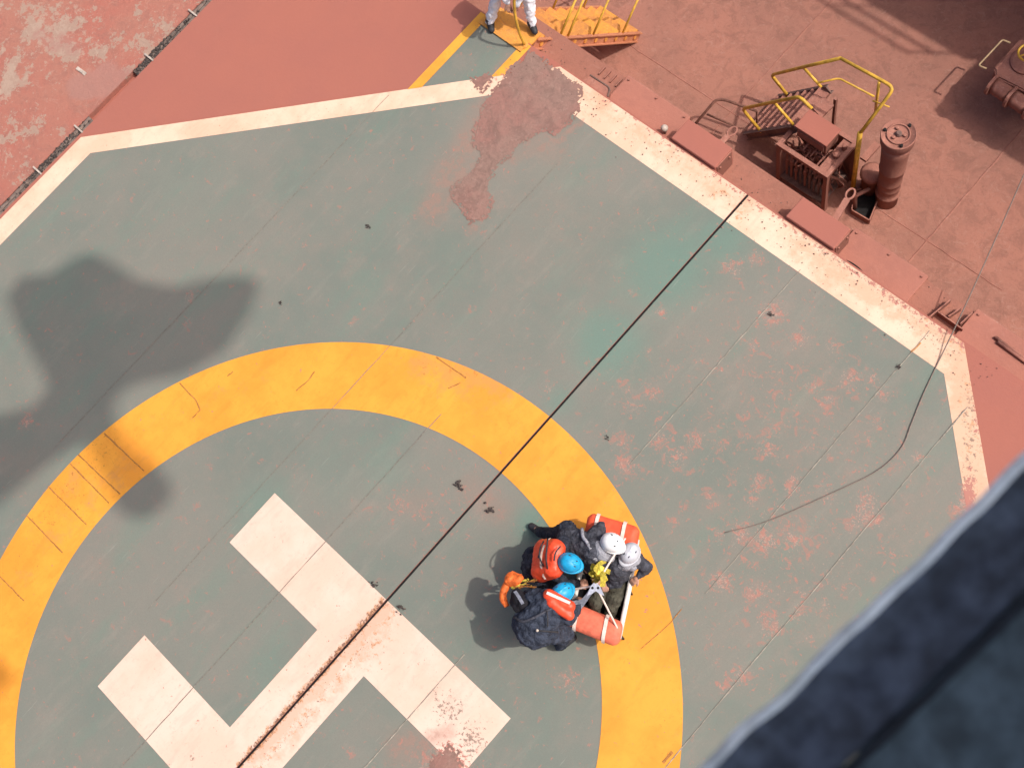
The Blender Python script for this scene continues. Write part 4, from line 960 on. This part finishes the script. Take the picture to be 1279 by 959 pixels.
# crew member in white at the head of the ladder
p0, J0 = person(at(640, 35, 0), 'crew member in white coverall stooping at the head of the gangway ladder', 
    dict(head=(640,-25,1.12), neck=(638,-28,1.08), chest=(634,-36,1.03), pelvis=(628,-38,.86), shL=(654,-30,.98), elL=(652,-12,.72), haL=(645,8,.50), shR=(616,-38,.98), elR=(626,-18,.72), haR=(634,5,.50),
         hiL=(642,-30,.82), knL=(660,-2,.50), anL=(664,30,.09), toL=(668,40,.04), hiR=(616,-34,.82), knR=(621,-6,.50), anR=(612,27,.09), toR=(614,38,.04)),
    M['whitec'], Vector((.3, -1, -.6)), Vector((.2, -.5, .9)), helmet=M['wshell'], gloves=False)

# ------------------------------------------------------------------ basket stretcher with slings
SZ = .42
s_bl = at(712,772,SZ); s_br = at(773,797,SZ); s_tl = at(738,656,SZ); s_tr = at(796,674,SZ)
st = empty('basket_stretcher', at(760, 745, 0), 'rescue basket stretcher with white rail and red end floats on the yellow circle', 'stretcher')
def lp(u, v, z): 
    a = s_bl.lerp(s_br, u); b = s_tl.lerp(s_tr, u); q = a.lerp(b, v); return Vector((q.x, q.y, z))
for nm, (u0, v0), (u1, v1), mt in (('side_rail', (1, 0), (1, 1), 'white2'), ('side_rail', (0, 0), (0, 1), 'white2'), ('end_rail', (0, 0), (1, 0), 'white2'), ('end_rail', (0, 1), (1, 1), 'white2')):
    bm = bmesh.new(); tube(bm, [lp(u0, v0, SZ), lp((u0 + u1) / 2 + (.02 if u0 == u1 == 1 else 0), (v0 + v1) / 2, SZ), lp(u1, v1, SZ)], .028, 8); bmo(nm, bm, M[mt], st, True)
bm = bmesh.new(); n = 16; rows = []
for i in range(n + 1):
    v = i / n; row = []
    for k in range(9):
        u = k / 8; z = .05 + (SZ - .05) * (abs(2 * u - 1) ** 4); uu = .5 + (u - .5) * (.94 if 0 < k < 8 else 1); row.append(bm.verts.new(lp(uu, .02 + v * .96, z)))
    rows.append(row)
for a, b in zip(rows, rows[1:]):
    for k in range(8): bm.faces.new((a[k], a[k + 1], b[k + 1], b[k]))
bmesh.ops.solidify(bm, geom=bm.faces[:], thickness=.012)
bmo('basket_shell', bm, M['blk'], st)
for k in range(7):
    v = .06 + k * .145; bm = bmesh.new()
    tube(bm, [lp(u, v, .035 + (SZ - .04) * abs(2 * u - 1) ** 4) for u in (0, .03, .1, .3, .5, .7, .9, .97, 1)], .012, 6); bmo('rib', bm, M['clip'] if k % 2 else M['blk'], st, True)
for u in (1.0, 0.0):
    for v in (.04, .5, .96):
        bm = bmesh.new(); tube(bm, [lp(u, v, .04), lp(u, v, SZ)], .014, 6); bmo('upright', bm, M['olive'], st, True)
# end floats
def floatbox(v0, v1, u0, u1, z, r, mat, nm='end_float'):
    cs = []
    for k in range(4):
        v = v0 + (v1 - v0) * k / 3; cs.append((lp(u0, v, z), lp(u1, v, z), r, r))
    f = put(nm, blob_mesh(nm, cs, .011, .008), mat, st)
    for u in (u0 + (u1 - u0) * .10, u0 + (u1 - u0) * .80):
        bm = bmesh.new(); L = []
        a = lp(u, v0 - .0, z); b = lp(u, v1, z); d = (b - a).normalized(); s = (lp(1, v0, z) - lp(0, v0, z)).normalized() * .02
        R_ = r + .012
        pts = [a - d * R_ * math.cos(t) + Vector((0, 0, R_ * math.sin(t))) for t in [k * math.pi / 12 for k in range(0, 7)]]
        pts += [a.lerp(b, k / 4) + Vector((0, 0, R_)) for k in (1, 2, 3)]
        pts += [b + d * R_ * math.sin(t) + Vector((0, 0, R_ * math.cos(t))) for t in [k * math.pi / 12 for k in range(0, 7)]]
        for q in pts: L.append((bm.verts.new(q - s), bm.verts.new(q + s)))
        for x_, y_ in zip(L, L[1:]): bm.faces.new((x_[0], x_[1], y_[1], y_[0]))
        bmo('reflective_stripe', bm, M['refl'], f)
floatbox(-.02, .09, .06, .90, SZ + .03, .085, M['flts'])
floatbox(.95, 1.05, .06, .88, SZ + .03, .085, M['flt'])
# slings to the lifting ring
RZ = .98; ring = at(744, 731, RZ)
sg = empty('lifting_sling', ring, 'white webbing lifting sling rising from the stretcher corners to one steel ring', 'sling')
def strap(nm, pts, wd, mat, par):
    bm = bmesh.new(); pts = smooth_path(pts, 4); L = []
    for i, q in enumerate(pts):
        t = (pts[min(i + 1, len(pts) - 1)] - pts[max(i - 1, 0)]).normalized(); vw = (Vector(CAM) - q).normalized(); vw = Vector((0.1, .2, 1)); s = t.cross(vw).normalized() * wd / 2
        L.append((bm.verts.new(q - s), bm.verts.new(q + s)))
    for a, b in zip(L, L[1:]): bm.faces.new((a[0], a[1], b[1], b[0]))
    bmesh.ops.solidify(bm, geom=bm.faces[:], thickness=.006)
    return bmo(nm, bm, mat, par, True)
for e, wd in (((712,776,SZ + .03), .035), ((773,788,SZ + .06), .030), ((781,672,SZ + .55), .024), ((704,737,.78), .02)):
    b = at(*e); m = ring.lerp(b, .5) + Vector((0, 0, -.02 if wd != .024 else .02)); 
    if wd == .035: strap('sling_leg', [ring, m, b], wd, M['strap'], sg)
    else: bm = bmesh.new(); tube(bm, smooth_path([ring, m, b], 5), .011, 7); bmo('sling_leg', bm, M['refl'], sg, True)
strap('padded_strap', [at(739,736,RZ - .02), at(730,748,.9), at(722,752,.85), at(704,752,.80)], .045, M['strap'], sg)
bm = bmesh.new(); c = at(743, 733, RZ + .01)
pp = [at(733,744,RZ), at(738,731,RZ + .02), at(743,726,RZ + .02), at(749,731,RZ + .02), at(755,744,RZ), at(750,742,RZ), at(744,738,RZ), at(739,742,RZ)]
prism(bm, [q[:2] for q in pp], RZ, RZ + .015); bmo('spreader_plate', bm, M['strap'], sg)
bm = bmesh.new()
for px, py in ((740,734),(747,734)):
    q = at(px, py, RZ + .016); bmesh.ops.create_cone(bm, cap_ends=True, segments=10, radius1=.014, radius2=.014, depth=.004, matrix=Matrix.Translation(q))
bmo('plate_hole', bm, M['gap'], sg)
# bundle of yellow webbing
yb = empty('yellow_webbing_bundle', at(748, 718, RZ - .08), 'bunched bright yellow webbing over the lifting ring', 'webbing')
c = at(748, 717, RZ - .02)
for k in range(13):
    a = k * 2.4; r = rnd.uniform(.07, .16); tip = c + Vector((r * math.cos(a), r * math.sin(a), rnd.uniform(-.06, .07))); mid = c + Vector((r * .55 * math.cos(a + .5), r * .55 * math.sin(a + .5), rnd.uniform(.02, .1)))
    strap('webbing_loop', [c + Vector((0, 0, .02)), mid, tip], rnd.uniform(.035, .06), M['yel'], yb)
put('webbing_core', blob_mesh('webbing_core', [(c + Vector((.03 * math.cos(k), .03 * math.sin(k * 1.7), 0)), c + Vector((.07 * math.cos(k * 2), .07 * math.sin(k * 2), .02)), .04, .025) for k in range(6)], .009, .03), M['yel'], yb)
# orange rescue strop bundle at the lower rescuer's side
ob = empty('rescue_strop', at(645, 745, .7), 'orange rescue strop with tangled yellow straps at the lower rescuer side', 'rescue strop')
z = .80
bm = bmesh.new(); tube(bm, smooth_path([at(652,720,z), at(640,722,z), at(632,732,z), at(628,745,z), at(633,757,z)], 5), [.030, .036, .042, .042, .04, .04, .038, .045, .045, .045, .045, .045, .045, .042, .04, .04, .04, .04, .035, .03, .03][:21], 10)
bmo('strop', bm, M['orng'], ob, True)
put('pouch', blob_mesh('pouch', [(at(639,723,z + .02), at(646,725,z + .03), .082, .075)], .01, .05), M['orng'], ob)
for k in range(11):
    a = at(rnd.uniform(638, 650), rnd.uniform(726, 736), z + .05); b = at(rnd.uniform(658, 674), rnd.uniform(722, 735), z + .03)
    strap('strap', [a, a.lerp(b, .5) + Vector((rnd.uniform(-.04, .04), rnd.uniform(-.04, .04), .04)), b], .022, M['yel'] if k % 3 == 0 else (M['crack'] if k % 3 == 1 else M['blk']), ob)
strap('strap', [at(643,738,1.05), at(648,745,1.12), at(653,754,1.16)], .035, M['strap'], ob)
put('buckle_pouch', blob_mesh('buckle_pouch', [(at(646,742,.88), at(655,755,.95), .075, .08), (at(643,752,.86), at(650,760,.9), .06, .06)], .011, .05), M['blk'], ob)

# ------------------------------------------------------------------ helicopter carrying the camera
hc = empty('helicopter', (5.0, 0.5, 13.4), 'dark navy padded helicopter door sill, blurred, across the lower right corner', 'helicopter')
def near(px, py, t):  # point on a line of sight at depth t
    d = ray(px, py); return Vector(CAM + d / -(d @ RM.T)[2] * t)
e0 = near(800, 1045, .62); e1 = near(1400, 468, .62)
dE = (e1 - e0).normalized(); view = Vector(RM[2]); inn = dE.cross(view).normalized()
if inn.dot(near(1200, 900, .62) - e0) < 0: inn = -inn
nE = 60
def slab(nm, off0, off1, bulge, mat, wav=.0015, lift=0):
    bm = bmesh.new(); rows = []
    for i in range(nE + 1):
        t = i / nE; row = []
        for k in range(11):
            s = k / 10; o_ = off0 + (off1 - off0) * s; q = e0.lerp(e1, t) + inn * o_ + view * (lift + bulge * math.sin(math.pi * s) ** .6)
            q += inn * noise.noise(q * 30) * wav * (1 + 1.5 * (k == 0)) + view * noise.noise(q * 50 + Vector((5, 5, 5))) * .0022
            row.append(bm.verts.new(q))
        rows.append(row)
    for a, b in zip(rows, rows[1:]):
        for k in range(10): bm.faces.new((a[k], a[k + 1], b[k + 1], b[k]))
    bmesh.ops.solidify(bm, geom=bm.faces[:], thickness=.006)
    return bmo(nm, bm, mat, hc, True)
slab('painted_lit_rim', -.0035, .005, .004, M['helie'], .0009, -.004)  # pale strip paints the sunlit edge of the dark sill
slab('door_sill', .001, .0445, .012, M['heli'], .0009)
slab('inner_panel', .043, .25, .010, M['helip'], .003)
slab('crease_shade', .0432, .0482, .001, M['helid'], .001, .006)  # dark strip paints the shade in the crease beside the inner panel
# unseen slab added over the door: keeps the sun off the sill
def lift(q, h): return q + SH * h
bm = bmesh.new()
Rf = [e0 - dE * .07 + inn * .008, e1 + inn * .008, e1 + inn * .34, e0 - dE * .07 + inn * .34]
t_ = [bm.verts.new(lift(q, .75)) for q in Rf]; b_ = [bm.verts.new(lift(q, .70)) for q in Rf]
bm.faces.new(t_); bm.faces.new(b_)
for i in range(4): bm.faces.new((t_[i - 1], t_[i], b_[i], b_[i - 1]))
bmo('sill_shade', bm, M['heli'], hc)
# fuselage added unseen, cut to the helicopter's shadow outline to cast it
sp = [(8,371),(25,346),(62,343),(90,325),(112,316),(140,328),(172,350),(217,358),(262,348),(300,343),(322,350),(324,362),(308,400),(283,437),(233,467),(170,480),(146,495),(142,520),(160,556),(195,580),(217,608),(208,633),(179,650),(150,642),(128,600),(105,552),(60,580),(0,628),(-60,680),(-400,900),(-500,700),(-200,560),(0,517),(40,508),(60,485),(50,460),(20,410)]
zc = 15.4
bm = bmesh.new(); tp = []; bt = []
g_ = [at(px, py, 0) for px, py in sp]; cen = sum(g_, Vector()) / len(g_)
for q in g_:
    tp.append(bm.verts.new(Vector((q.x, q.y, 0)) + SH * (zc + .22))); bt.append(bm.verts.new(Vector((q.x, q.y, 0)) + SH * (zc - .22)))
bm.faces.new(tp); bm.faces.new(bt)
for i in range(len(tp)): bm.faces.new((tp[i - 1], tp[i], bt[i], bt[i - 1]))
bmo('shadow_slab', bm, M['helih'], hc)
for l in ('VOX',): pass
print('objects', len(bpy.data.objects), 'tris', sum(len(o.data.polygons) for o in bpy.data.objects if o.type == 'MESH') * 2)
